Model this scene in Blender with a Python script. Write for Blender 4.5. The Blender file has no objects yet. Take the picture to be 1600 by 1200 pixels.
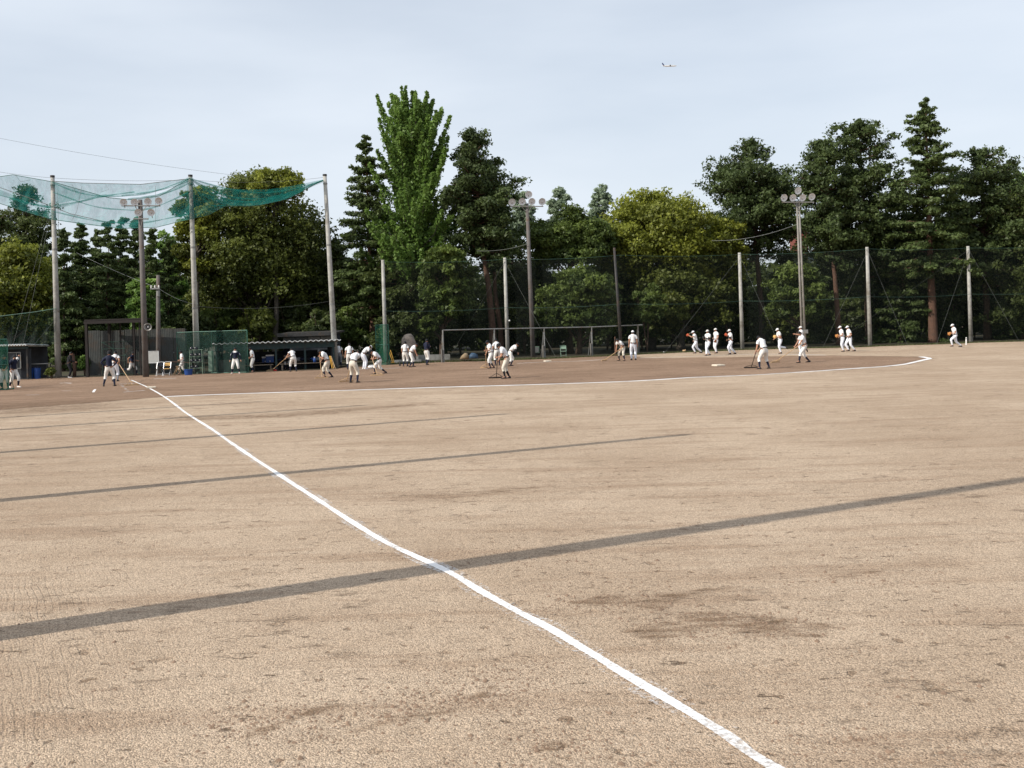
import bpy, math, random
import numpy as np
from mathutils import Vector, Matrix
random.seed(7)
RNG = np.random.default_rng(11)
PI = math.pi
scene = bpy.context.scene
col = scene.collection

# ------------------------------------------------------------------ camera, sky, sun, exposure
F = 1600.0; HC = 2.4; ROLL = 0.031; PX, PY = 800.0, 510.0
cr, sr = math.cos(ROLL), math.sin(ROLL)
cam_d = bpy.data.cameras.new('camera'); cam = bpy.data.objects.new('camera', cam_d); col.objects.link(cam)
cam.matrix_world = Matrix(((cr, sr, 0, 0), (0, 0, -1, 0), (-sr, cr, 0, HC), (0, 0, 0, 1)))
cam_d.sensor_width = 36; cam_d.lens = 36 * F / 1600; cam_d.shift_y = -(600 - PY) / 1600
cam_d.clip_end = 30000; cam_d.clip_start = 0.1
scene.camera = cam

SUN_EL = math.radians(37); SHADOW_AZ = math.radians(62)       # shadows run 63 deg right of straight ahead
sdir = Vector((-math.sin(SHADOW_AZ) * math.cos(SUN_EL), -math.cos(SHADOW_AZ) * math.cos(SUN_EL), math.sin(SUN_EL)))
world = bpy.data.worlds.new('World'); scene.world = world; world.use_nodes = True
nt = world.node_tree; nt.nodes.clear()
wo = nt.nodes.new('ShaderNodeOutputWorld'); bg = nt.nodes.new('ShaderNodeBackground')
sky = nt.nodes.new('ShaderNodeTexSky'); sky.sky_type = 'NISHITA'; sky.sun_disc = False
sky.sun_elevation = SUN_EL; sky.sun_rotation = math.radians(180 + 62)
sky.air_density = 1.0; sky.dust_density = 2.2; sky.ozone_density = 1.3
tc = nt.nodes.new('ShaderNodeTexCoord'); mp = nt.nodes.new('ShaderNodeMapping'); mp.inputs['Scale'].default_value = (1.2, 1.2, 5.0)
nz = nt.nodes.new('ShaderNodeTexNoise'); nz.inputs['Scale'].default_value = 1.3; nz.inputs['Detail'].default_value = 5; nz.inputs['Roughness'].default_value = .5
mr = nt.nodes.new('ShaderNodeMapRange'); mr.inputs['From Min'].default_value = .35; mr.inputs['From Max'].default_value = .72
mr.inputs['To Min'].default_value = .52; mr.inputs['To Max'].default_value = .86
mx = nt.nodes.new('ShaderNodeMix'); mx.data_type = 'RGBA'
SKYW = (6.95, 7.5, 8.2, 1)
mx.inputs[7].default_value = SKYW
L = nt.links.new
L(tc.outputs['Generated'], mp.inputs['Vector']); L(mp.outputs[0], nz.inputs['Vector']); L(nz.outputs['Fac'], mr.inputs['Value'])
L(mr.outputs[0], mx.inputs[0]); L(sky.outputs[0], mx.inputs[6]); L(mx.outputs[2], bg.inputs['Color'])
bg.inputs['Strength'].default_value = 0.126
L(bg.outputs[0], wo.inputs[0])
sun_d = bpy.data.lights.new('sun', 'SUN'); sun = bpy.data.objects.new('sun', sun_d); col.objects.link(sun)
sun_d.energy = 5.0; sun_d.angle = math.radians(0.53); sun_d.color = (1.0, 0.93, 0.83)
sun.rotation_euler = sdir.to_track_quat('Z', 'Y').to_euler(); sun.location = (-60, -40, 60)
vs = scene.view_settings; vs.view_transform = 'Standard'; vs.look = 'None'; vs.gamma = 1; vs.exposure = 0; vs.use_curve_mapping = False
scene.cycles.transparent_max_bounces = 24; scene.cycles.max_bounces = 6

# ------------------------------------------------------------------ helpers
def wray(px, py):
    a = (px - PX) / F; b = (PY - py) / F
    return np.array([a * cr + b * sr, 1.0, -a * sr + b * cr])
def at(px, py, Y):
    r = wray(px, py); return np.array([r[0] * Y, Y, HC + r[2] * Y])
def gp(px, py, z=0.0):
    r = wray(px, py); t = (z - HC) / r[2]; return np.array([r[0] * t, t, z])
def gx(px, Y):                                    # ground point at depth Y in image column px
    p = gp(px, 1100); z = None
    lo = at(px, 560, Y); k = lo[2] / (F) ; return np.array([lo[0] + (lo[2]) * sr, Y, 0.0])

class MB:
    def __init__(s): s.v = []; s.f = []; s.m = []; s.n = 0
    def add(s, V, Fc, m=0):
        o = s.n; s.v.extend([tuple(map(float, p)) for p in V]); s.n += len(V)
        for q in Fc: s.f.append(tuple(i + o for i in q)); s.m.append(m)
    def box(s, c, size, rz=0, m=0, rx=0, ry=0):
        M = Matrix.Rotation(rz, 3, 'Z') @ Matrix.Rotation(ry, 3, 'Y') @ Matrix.Rotation(rx, 3, 'X')
        V = []
        for x in (-.5, .5):
            for y in (-.5, .5):
                for z in (-.5, .5):
                    p = M @ Vector((x * size[0], y * size[1], z * size[2])); V.append((p.x + c[0], p.y + c[1], p.z + c[2]))
        s.add(V, [(0, 1, 3, 2), (4, 6, 7, 5), (0, 4, 5, 1), (2, 3, 7, 6), (0, 2, 6, 4), (1, 5, 7, 3)], m)
    def tube(s, pts, r, n=8, m=0, cap=True):
        P = [Vector(tuple(map(float, p))) for p in pts]; k = len(P)
        R = r if hasattr(r, '__len__') else [r] * k
        V = []; prev = None
        for i in range(k):
            d = (P[min(i + 1, k - 1)] - P[max(i - 1, 0)])
            if d.length < 1e-9: d = Vector((0, 0, 1))
            d.normalize()
            if prev is None:
                a = d.orthogonal().normalized()
            else:
                a = (prev - d * prev.dot(d))
                a = a.normalized() if a.length > 1e-6 else d.orthogonal().normalized()
            prev = a; b = d.cross(a)
            for j in range(n):
                t = 2 * PI * j / n; q = P[i] + (a * math.cos(t) + b * math.sin(t)) * R[i]; V.append(q[:])
        Fc = []
        for i in range(k - 1):
            for j in range(n):
                Fc.append((i * n + j, i * n + (j + 1) % n, (i + 1) * n + (j + 1) % n, (i + 1) * n + j))
        if cap: Fc.append(tuple(range(n))[::-1]); Fc.append(tuple((k - 1) * n + j for j in range(n)))
        s.add(V, Fc, m)
    def lathe(s, prof, c=(0, 0, 0), axis=(0, 0, 1), n=12, m=0):
        ax = Vector(axis).normalized(); a = ax.orthogonal().normalized(); b = ax.cross(a); V = []
        c = Vector(tuple(map(float, c)))
        for (r, h) in prof:
            for j in range(n):
                t = 2 * PI * j / n; V.append((c + ax * h + (a * math.cos(t) + b * math.sin(t)) * max(r, 1e-4))[:])
        Fc = [(i * n + j, i * n + (j + 1) % n, (i + 1) * n + (j + 1) % n, (i + 1) * n + j) for i in range(len(prof) - 1) for j in range(n)]
        s.add(V, Fc, m)
    def ellipsoid(s, c, r, n=10, k=6, m=0, M=None):
        V = []
        for i in range(k + 1):
            ph = PI * i / k
            for j in range(n):
                t = 2 * PI * j / n
                p = Vector((r[0] * math.sin(ph) * math.cos(t), r[1] * math.sin(ph) * math.sin(t), r[2] * math.cos(ph)))
                if M: p = M @ p
                V.append((p.x + c[0], p.y + c[1], p.z + c[2]))
        s.add(V, [(i * n + j, (i + 1) * n + j, (i + 1) * n + (j + 1) % n, i * n + (j + 1) % n) for i in range(k) for j in range(n)], m)
    def build(s, name, mats, parent=None, smooth=False, loc=None):
        me = bpy.data.meshes.new(name); me.from_pydata(s.v, [], s.f)
        if not isinstance(mats, (list, tuple)): mats = [mats]
        for q in mats: me.materials.append(q)
        if len(mats) > 1: me.polygons.foreach_set('material_index', s.m)
        if smooth: me.polygons.foreach_set('use_smooth', [True] * len(me.polygons))
        me.update()
        o = bpy.data.objects.new(name, me); col.objects.link(o)
        if parent: o.parent = parent
        if loc is not None: o.location = loc
        return o
def tag(o, label=None, cat=None, group=None, kind=None):
    if label: o['label'] = label
    if cat: o['category'] = cat
    if group: o['group'] = group
    if kind: o['kind'] = kind
    return o
def empty(name, loc, rz=0, label=None, cat=None, group=None):
    o = bpy.data.objects.new(name, None); col.objects.link(o); o.location = tuple(map(float, loc)); o.rotation_euler = (0, 0, rz)
    o.empty_display_size = .2
    return tag(o, label, cat, group)
def copy_tree(o, parent=None):
    c = o.copy(); col.objects.link(c); c.parent = parent
    for ch in [x for x in list(o.children)]: copy_tree(ch, c)
    return c

def newmat(name):
    m = bpy.data.materials.new(name); m.use_nodes = True; t = m.node_tree; b = t.nodes['Principled BSDF']
    return m, t, b
def N(t, typ, **kw):
    n = t.nodes.new(typ)
    for k, v in kw.items():
        if k in n.inputs.keys(): n.inputs[k].default_value = v
        else: setattr(n, k, v)
    return n
def mat(name, c, rough=.7, metal=0, var=.25, scale=6, bump=0.0, dirt=None, dscale=2.0, spec=.3, coord='Object'):
    m, t, b = newmat(name)
    b.inputs['Roughness'].default_value = rough; b.inputs['Metallic'].default_value = metal; b.inputs['Specular IOR Level'].default_value = spec
    tcn = N(t, 'ShaderNodeTexCoord'); n1 = N(t, 'ShaderNodeTexNoise', Scale=scale, Detail=5.0, Roughness=.6)
    t.links.new(tcn.outputs[coord], n1.inputs['Vector'])
    r = N(t, 'ShaderNodeValToRGB'); r.color_ramp.elements[0].position = .3; r.color_ramp.elements[1].position = .7
    r.color_ramp.elements[0].color = (*[x * (1 - var) for x in c], 1); r.color_ramp.elements[1].color = (*[min(.85, x * (1 + var * .6)) for x in c], 1)
    t.links.new(n1.outputs['Fac'], r.inputs[0]); out = r.outputs[0]
    if dirt:
        n2 = N(t, 'ShaderNodeTexNoise', Scale=dscale, Detail=6.0, Roughness=.7); t.links.new(tcn.outputs[coord], n2.inputs['Vector'])
        q = N(t, 'ShaderNodeMapRange'); q.inputs['From Min'].default_value = .5; q.inputs['From Max'].default_value = .68
        t.links.new(n2.outputs['Fac'], q.inputs['Value'])
        x = N(t, 'ShaderNodeMix', data_type='RGBA'); x.inputs[7].default_value = (*dirt, 1)
        t.links.new(q.outputs[0], x.inputs[0]); t.links.new(out, x.inputs[6]); out = x.outputs[2]
    t.links.new(out, b.inputs['Base Color'])
    if bump:
        bp = N(t, 'ShaderNodeBump', Strength=bump, Distance=.02); t.links.new(n1.outputs['Fac'], bp.inputs['Height']); t.links.new(bp.outputs[0], b.inputs['Normal'])
    return m

M = {}
M['concrete'] = mat('weathered_concrete', (.36, .355, .33), .85, var=.2, scale=3, bump=.3, dirt=(.17, .155, .13), dscale=.8)
M['concrete_mid'] = mat('grey_concrete', (.24, .23, .21), .85, var=.2, scale=3, dirt=(.14, .12, .10), dscale=.8)
M['concrete_dark'] = mat('dark_pole_paint', (.13, .12, .115), .8, var=.25, scale=3, dirt=(.10, .065, .045), dscale=1.5)
M['steel'] = mat('galvanised_steel', (.24, .245, .24), .5, metal=.4, var=.2, dirt=(.20, .16, .12))
M['steel_dark'] = mat('dark_painted_steel', (.035, .035, .035), .6, var=.3, dirt=(.07, .045, .03))
M['green_paint'] = mat('green_painted_pipe', (.03, .12, .085), .5, var=.25, dirt=(.06, .07, .05))
M['cage_pipe'] = mat('dull_green_pipe', (.035, .085, .065), .6, var=.3, dirt=(.06, .05, .04))
M['teal_wood'] = mat('dark_teal_painted_wood', (.025, .05, .052), .7, var=.3, dirt=(.05, .05, .045))
M['corr'] = mat('grey_corrugated_metal', (.056, .062, .060), .55, metal=.2, var=.25, scale=2, dirt=(.08, .06, .045), dscale=1.2)  # grey lowered to stand in for tree shade on the wall behind the cage
M['corr_roof'] = mat('pale_corrugated_roof', (.62, .65, .65), .5, var=.2, dirt=(.22, .2, .16))
M['navy_wall'] = mat('shed_dark_wall', (.03, .035, .042), .8, var=.4, scale=2)
M['lightpanel'] = mat('faded_panel', (.17, .16, .145), .8, var=.2, dirt=(.1, .09, .07))
M['wood'] = mat('raw_pine_wood', (.50, .34, .19), .7, var=.25, scale=12, dirt=(.28, .18, .10), dscale=5)
M['wood_old'] = mat('old_bench_wood', (.16, .13, .10), .8, var=.3, scale=8)
M['wood_dark'] = mat('black_and_shaded_wood', (.016, .012, .011), .6, var=.3)  # black for the rakes; on the cage it stands in for tree shade
M['white_paint'] = mat('white_enamel', (.72, .72, .70), .4, var=.08, dirt=(.5, .48, .44))
M['whiteboard'] = mat('whiteboard_surface', (.40, .41, .40), .35, var=.06)
M['blue_plastic'] = mat('blue_plastic', (.02, .065, .24), .4, var=.15)
M['tarp_blue'] = mat('blue_tarp', (.035, .07, .12), .6, var=.3)
M['black_plastic'] = mat('black_gloss_plastic', (.012, .013, .018), .22, var=.2, spec=.5)
M['red_plastic'] = mat('red_plastic', (.45, .04, .03), .4, var=.15)
M['yellow_wood'] = mat('yellow_painted_board', (.60, .33, .05), .6, var=.2)
M['rock'] = mat('lichened_rock', (.24, .205, .175), .9, var=.35, scale=2.5, bump=.8, dirt=(.10, .09, .075), dscale=3)
M['rock_tan'] = mat('tan_boulder', (.25, .19, .12), .9, var=.3, scale=4, bump=.6)
M['bark'] = mat('brown_bark', (.085, .055, .04), .95, var=.4, scale=5, bump=.8, dirt=(.05, .042, .035), dscale=3)
M['bark_grey'] = mat('grey_bark', (.075, .065, .052), .95, var=.4, scale=5, bump=.8)
M['bark_red'] = mat('reddish_cedar_bark', (.13, .072, .05), .95, var=.35, scale=6, bump=.8, dirt=(.07, .05, .04), dscale=3)
M['brick'] = mat('red_brick_wall', (.17, .055, .04), .85, var=.2)
M['wall_white'] = mat('white_house_wall', (.62, .62, .60), .8, var=.1)
M['window_dark'] = mat('dark_window_glass', (.03, .04, .05), .1, var=.2)
M['wire'] = mat('wire_steel', (.12, .13, .12), .6)
M['wire_pale'] = mat('pale_cable', (.28, .30, .30), .6)
M['base_pad'] = mat('canvas_base_pad', (.62, .56, .46), .8, var=.12, dirt=(.40, .31, .22), dscale=6)
M['aluminium'] = mat('aluminium_white', (.62, .64, .66), .35, metal=.3, var=.08)
M['lens'] = mat('lamp_reflector', (.74, .75, .76), .45, metal=0, var=.06)
M['lamp_in'] = mat('lamp_inner_shade', (.58, .59, .60), .45, metal=0, var=.12)
M['chair_green'] = mat('green_chair_metal', (.20, .29, .22), .5, var=.15)
# people
M['skin'] = mat('skin', (.42, .225, .15), .55, var=.12, scale=20)
M['skin_tan'] = mat('tanned_skin', (.30, .15, .095), .55, var=.12, scale=20)
M['hair'] = mat('black_hair', (.010, .009, .009), .5, var=.3)
M['jersey'] = mat('white_jersey_cloth', (.70, .71, .72), .85, var=.10, scale=9, bump=.6, dirt=(.58, .54, .48), dscale=5)
M['pants'] = mat('white_trouser_cloth', (.72, .71, .68), .85, var=.06, scale=6, dirt=(.58, .51, .42), dscale=3)
M['pants_cream'] = mat('dusty_cream_trouser_cloth', (.62, .58, .50), .85, var=.08, scale=6, dirt=(.48, .40, .31), dscale=4)
M['pants_blue'] = mat('cool_white_uniform_cloth', (.72, .75, .82), .85, var=.05, scale=6)
M['navy'] = mat('navy_cloth', (.008, .012, .034), .8, var=.25)
M['black_cloth'] = mat('black_cloth', (.010, .011, .015), .8, var=.25)
M['grey_pants'] = mat('grey_trouser_cloth', (.22, .23, .25), .85, var=.15)
M['shoe_black'] = mat('black_shoe_leather', (.02, .017, .017), .5, var=.25)
M['shoe_white'] = mat('white_shoe_leather', (.7, .68, .66), .5, var=.1)
M['eye'] = mat('dark_eye', (.02, .015, .012), .2)
M['lip'] = mat('lips', (.30, .12, .09), .5)
M['glove_tan'] = mat('tan_leather', (.45, .20, .06), .6, var=.2)
M['glove_red'] = mat('orange_red_leather', (.38, .075, .03), .6, var=.2)
M['glove_yellow'] = mat('yellow_tan_leather', (.60, .38, .14), .6, var=.2)
M['glove_brown'] = mat('brown_leather', (.22, .08, .035), .6, var=.2)
M['glove_black'] = mat('black_leather', (.015, .014, .014), .5, var=.2)
M['belt'] = mat('black_belt_leather', (.012, .012, .014), .4, var=.2)

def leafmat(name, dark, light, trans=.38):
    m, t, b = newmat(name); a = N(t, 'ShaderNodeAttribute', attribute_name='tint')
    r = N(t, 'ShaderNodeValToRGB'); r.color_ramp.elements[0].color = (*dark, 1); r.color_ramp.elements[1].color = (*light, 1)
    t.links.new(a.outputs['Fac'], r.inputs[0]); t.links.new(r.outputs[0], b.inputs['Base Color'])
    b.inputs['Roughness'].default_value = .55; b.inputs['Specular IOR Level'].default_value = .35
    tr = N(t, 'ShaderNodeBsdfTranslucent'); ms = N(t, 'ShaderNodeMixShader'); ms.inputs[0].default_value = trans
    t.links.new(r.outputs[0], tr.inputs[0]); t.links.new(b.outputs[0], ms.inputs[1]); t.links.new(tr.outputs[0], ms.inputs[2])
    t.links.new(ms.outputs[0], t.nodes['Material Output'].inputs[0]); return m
LM = {
 'dark': leafmat('dark_evergreen_leaves', (0.029, 0.044, 0.014), (0.112, 0.146, 0.039)),
 'cedar': leafmat('cedar_needles', (0.034, 0.057, 0.019), (0.124, 0.172, 0.052)),
 'mid': leafmat('mid_green_leaves', (0.044, 0.073, 0.017), (0.163, 0.221, 0.047)),
 'bright': leafmat('bright_green_leaves', (0.066, 0.135, 0.024), (0.225, 0.350, 0.075), .42),
 'olive': leafmat('olive_oak_leaves', (0.045, 0.062, 0.014), (0.165, 0.195, 0.036)),
 'yellow': leafmat('yellow_green_new_leaves', (0.064, 0.082, 0.015), (0.300, 0.330, 0.042), .38),
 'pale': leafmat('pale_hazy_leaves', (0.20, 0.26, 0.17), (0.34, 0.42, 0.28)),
 'hinoki': leafmat('hinoki_leaves', (0.026, 0.044, 0.016), (0.104, 0.146, 0.044)),
 'weed': leafmat('dull_weed_blades', (0.058, 0.058, 0.026), (0.111, 0.137, 0.046)),
}
def netmat(name, c, cover, scale=3.0):
    m, t, b = newmat(name); b.inputs['Base Color'].default_value = (*c, 1); b.inputs['Roughness'].default_value = .7
    tcn = N(t, 'ShaderNodeTexCoord'); n1 = N(t, 'ShaderNodeTexNoise', Scale=scale, Detail=9.0, Roughness=.78)
    mpn = N(t, 'ShaderNodeMapping'); mpn.inputs['Scale'].default_value = (1.6, 1, .55); mpn.inputs['Rotation'].default_value = (0, .5, 0); t.links.new(tcn.outputs['Object'], mpn.inputs[0]); t.links.new(mpn.outputs[0], n1.inputs['Vector'])
    q = N(t, 'ShaderNodeMapRange'); q.inputs['From Min'].default_value = .3; q.inputs['From Max'].default_value = .7
    q.inputs['To Min'].default_value = cover * .6; q.inputs['To Max'].default_value = min(1, cover * 1.4)
    t.links.new(n1.outputs['Fac'], q.inputs['Value'])
    tl = N(t, 'ShaderNodeBsdfTranslucent'); tl.inputs[0].default_value = (*c, 1); m1 = N(t, 'ShaderNodeMixShader'); m1.inputs[0].default_value = .4
    t.links.new(b.outputs[0], m1.inputs[1]); t.links.new(tl.outputs[0], m1.inputs[2])
    tr = N(t, 'ShaderNodeBsdfTransparent'); ms = N(t, 'ShaderNodeMixShader')
    t.links.new(q.outputs[0], ms.inputs[0]); t.links.new(tr.outputs[0], ms.inputs[1]); t.links.new(m1.outputs[0], ms.inputs[2])
    t.links.new(ms.outputs[0], t.nodes['Material Output'].inputs[0]); return m
M['net_teal'] = netmat('teal_nylon_net', (.006, .25, .23), .38, 2.0)
M['net_teal_dense'] = netmat('bunched_teal_net', (.006, .24, .20), .36, 6)
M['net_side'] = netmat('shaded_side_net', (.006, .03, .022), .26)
M['net_dark'] = netmat('dark_green_fence_net', (.006, .014, .010), .22, .6)
M['net_green'] = netmat('green_screen_net', (.015, .15, .085), .42)
M['net_screen'] = netmat('dull_green_screen_net', (.012, .06, .045), .42)

# ------------------------------------------------------------------ ground materials
def soil(name, A, B, Cc, edge=False, patchy=False):
    m, t, b = newmat(name); lk = t.links.new
    b.inputs['Roughness'].default_value = .95; b.inputs['Specular IOR Level'].default_value = .1
    tcn = N(t, 'ShaderNodeTexCoord'); O = tcn.outputs['Object']
    def noise(sc, det=4.0, ro=.55, stretch=None, off=0):
        n = N(t, 'ShaderNodeTexNoise', Scale=sc, Detail=det, Roughness=ro)
        if stretch or off:
            mp_ = N(t, 'ShaderNodeMapping'); mp_.inputs['Scale'].default_value = stretch or (1, 1, 1); mp_.inputs['Location'].default_value = (off, off, 0)
            lk(O, mp_.inputs[0]); lk(mp_.outputs[0], n.inputs['Vector'])
        else: lk(O, n.inputs['Vector'])
        return n.outputs['Fac']
    def rng(v, a, bb, lo=0, hi=1, smooth=True):
        q = N(t, 'ShaderNodeMapRange'); q.interpolation_type = 'SMOOTHSTEP' if smooth else 'LINEAR'
        q.inputs['From Min'].default_value = a; q.inputs['From Max'].default_value = bb
        q.inputs['To Min'].default_value = lo; q.inputs['To Max'].default_value = hi; lk(v, q.inputs['Value']); return q.outputs[0]
    def mixc(f, c1, c2, blend='MIX'):
        x = N(t, 'ShaderNodeMix', data_type='RGBA', blend_type=blend)
        if isinstance(f, float): x.inputs[0].default_value = f
        else: lk(f, x.inputs[0])
        for i, c in ((6, c1), (7, c2)):
            if isinstance(c, tuple): x.inputs[i].default_value = (*c, 1)
            else: lk(c, x.inputs[i])
        return x.outputs[2]
    def mth(op, a, c):
        x = N(t, 'ShaderNodeMath', operation=op)
        for i, v in enumerate((a, c)):
            if isinstance(v, (int, float)): x.inputs[i].default_value = v
            else: lk(v, x.inputs[i])
        return x.outputs[0]
    big = rng(noise(.16, 6, .68), .38, .62)
    c = mixc(big, A, B)
    streak = rng(noise(.9, 6, .72, (.25, 1.6, 1)), .47, .66)          # raked streaks along x
    c = mixc(mth('MULTIPLY', streak, .62), c, Cc)
    # scuffs and footprints: dark turned soil, clod shade painted into its colour
    clus = rng(noise(.35, 3, .5, None, 13), .44, .62)
    sc1 = rng(noise(3.2, 6, .72, (.55, 1.25, 1)), .565, .66)
    sc1 = mth('MULTIPLY', sc1, mth('ADD', mth('MULTIPLY', clus, .8), .25))
    c = mixc(mth('MULTIPLY', sc1, .62), c, tuple(x * .52 for x in Cc))
    sc2 = rng(noise(7.0, 5, .7, (.6, 1.3, 1), 5), .615, .68)
    c = mixc(mth('MULTIPLY', sc2, .85), c, tuple(x * .38 for x in Cc))
    sy_ = N(t, 'ShaderNodeSeparateXYZ'); lk(O, sy_.inputs[0]); sep_y = sy_.outputs[1]
    # footprints: irregular dark dents scattered over the field
    def prints(scale, rmax, off, on):
        nw = N(t, 'ShaderNodeTexNoise', Scale=scale * 3.2, Detail=4.0, Roughness=.65); lk(O, nw.inputs['Vector'])
        va = N(t, 'ShaderNodeVectorMath', operation='MULTIPLY_ADD'); va.inputs[1].default_value = (.62 / scale,) * 3; va.inputs[2].default_value = (off, off * 1.7, 0); lk(nw.outputs['Color'], va.inputs[0])
        vb = N(t, 'ShaderNodeVectorMath', operation='ADD'); lk(O, vb.inputs[0]); lk(va.outputs[0], vb.inputs[1])
        v = N(t, 'ShaderNodeTexVoronoi', Scale=scale); v.voronoi_dimensions = '2D'; lk(vb.outputs[0], v.inputs['Vector'])
        sp = N(t, 'ShaderNodeSeparateColor'); lk(v.outputs['Color'], sp.inputs[0])
        rad = mth('MULTIPLY', rng(sp.outputs[0], on, 1, 0, 1, False), rmax)
        d_ = mth('SUBTRACT', v.outputs['Distance'], rad)
        return rng(d_, -.05, .0, 1, 0)
    pr = mth('MAXIMUM', mth('MULTIPLY', prints(1.5, .13, 3.1, .5), .75), prints(3.6, .16, 7.7, .5))
    pr = mth('MAXIMUM', pr, mth('MULTIPLY', prints(.75, .15, 11.3, .35), rng(sep_y, 14, 26)))  # far prints made darker in colour to imitate the shade of soil ridges
    pr = mth('MULTIPLY', pr, rng(noise(.5, 4, .6, None, 17), .36, .58, .35, 1))
    c = mixc(mth('MULTIPLY', pr, .62), c, tuple(x * k_ for x, k_ in zip(Cc, (.60, .56, .52))))
    # gravel speckle
    g = N(t, 'ShaderNodeTexVoronoi', Scale=95.0); lk(O, g.inputs['Vector'])
    sep = N(t, 'ShaderNodeSeparateColor'); lk(g.outputs['Color'], sep.inputs[0])
    gs = rng(sep.outputs[0], 0, 1, .60, 1.40, False)
    vm = N(t, 'ShaderNodeVectorMath', operation='SCALE'); lk(c, vm.inputs[0]); lk(gs, vm.inputs['Scale']); c = vm.outputs[0]
    g2 = N(t, 'ShaderNodeTexVoronoi', Scale=46.0); lk(O, g2.inputs['Vector'])
    sp2 = N(t, 'ShaderNodeSeparateColor'); lk(g2.outputs['Color'], sp2.inputs[0])
    pale = mth('MULTIPLY', rng(sp2.outputs[1], .84, .88), rng(g2.outputs['Distance'], .22, .34, 1, 0))
    c = mixc(mth('MULTIPLY', pale, .6), c, (.62, .54, .44))
    dk = mth('MULTIPLY', rng(sp2.outputs[2], .92, .94), rng(g2.outputs['Distance'], .18, .3, 1, 0))
    c = mixc(mth('MULTIPLY', dk, .75), c, (.10, .075, .055))
    # rake furrows on the left of the near ground
    sx = N(t, 'ShaderNodeSeparateXYZ'); lk(O, sx.inputs[0])
    w = N(t, 'ShaderNodeTexWave', Scale=5.2, Distortion=6.0, Detail=2.0); w.wave_type = 'BANDS'; w.bands_direction = 'X'
    w.inputs['Detail Scale'].default_value = .35
    mpw = N(t, 'ShaderNodeMapping'); mpw.inputs['Rotation'].default_value = (0, 0, -.47); lk(O, mpw.inputs[0]); lk(mpw.outputs[0], w.inputs['Vector'])
    wm = mth('MULTIPLY', rng(mth('ADD', sx.outputs[0], mth('MULTIPLY', sx.outputs[1], .28)), -1.7, .1, 1, 0), rng(noise(1.6, 5, .7, None, 31), .38, .62, 0, 1))
    wm = mth('MULTIPLY', wm, rng(sx.outputs[1], 8.5, 14, 1, .0))
    wv = mth('MULTIPLY', wm, rng(w.outputs['Fac'], .25, 0.0))
    c = mixc(mth('MULTIPLY', wv, .22), c, tuple(x * .5 for x in Cc))
    lk(c, b.inputs['Base Color'])
    # height
    h = mth('ADD', mth('MULTIPLY', noise(2.2, 6, .62), .035), mth('MULTIPLY', noise(55, 3, .6), .006))
    h = mth('ADD', h, mth('MULTIPLY', g.outputs['Distance'], -.010))
    h = mth('SUBTRACT', h, mth('MULTIPLY', sc1, .016)); h = mth('SUBTRACT', h, mth('MULTIPLY', sc2, .010))
    h = mth('SUBTRACT', h, mth('MULTIPLY', pr, .022)); h = mth('SUBTRACT', h, mth('MULTIPLY', wv, .005))
    h = mth('ADD', h, mth('MULTIPLY', noise(14, 5, .7, (.6, 1.3, 1), 9), .012))
    bp = N(t, 'ShaderNodeBump', Strength=.75, Distance=1.0); lk(h, bp.inputs['Height']); lk(bp.outputs[0], b.inputs['Normal'])
    if edge:
        a = N(t, 'ShaderNodeAttribute', attribute_name='mask')
        if patchy: f = rng(mth('ADD', a.outputs['Fac'], mth('MULTIPLY', mth('SUBTRACT', noise(5.0, 8, .78, (.5, 1.3, 1), 3), .5), 3.2)), .6, 1.6, 0, .70)
        else: f = rng(mth('ADD', a.outputs['Fac'], mth('MULTIPLY', mth('SUBTRACT', noise(1.1, 7, .75, (.5, 1.4, 1), 3), .5), 1.5)), .3, .75)
        tr = N(t, 'ShaderNodeBsdfTransparent'); ms = N(t, 'ShaderNodeMixShader')
        lk(f, ms.inputs[0]); lk(tr.outputs[0], ms.inputs[1]); lk(b.outputs[0], ms.inputs[2]); lk(ms.outputs[0], t.nodes['Material Output'].inputs[0])
    return m
M['sand'] = soil('sandy_field_soil', (.450, .352, .260), (.372, .282, .202), (.285, .200, .136))
M['infield'] = soil('brown_infield_soil', (.285, .194, .134), (.225, .150, .102), (.155, .098, .066), edge=True)
M['infield_thin'] = soil('thin_brown_soil', (.30, .21, .145), (.25, .17, .115), (.19, .125, .083), edge=True, patchy=True)
M['scuff'] = soil('turned_damp_soil', (.27, .180, .115), (.225, .146, .092), (.17, .108, .066), edge=True, patchy=True)
M['rut'] = soil('old_wheel_rut_soil', (.36, .268, .19), (.32, .235, .163), (.26, .18, .12), edge=True, patchy=True)
M['woodfloor'] = mat('leaf_litter_floor', (.055, .045, .028), .95, var=.5, scale=1.5, bump=.6, dirt=(.04, .06, .02), dscale=.6)
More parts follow.
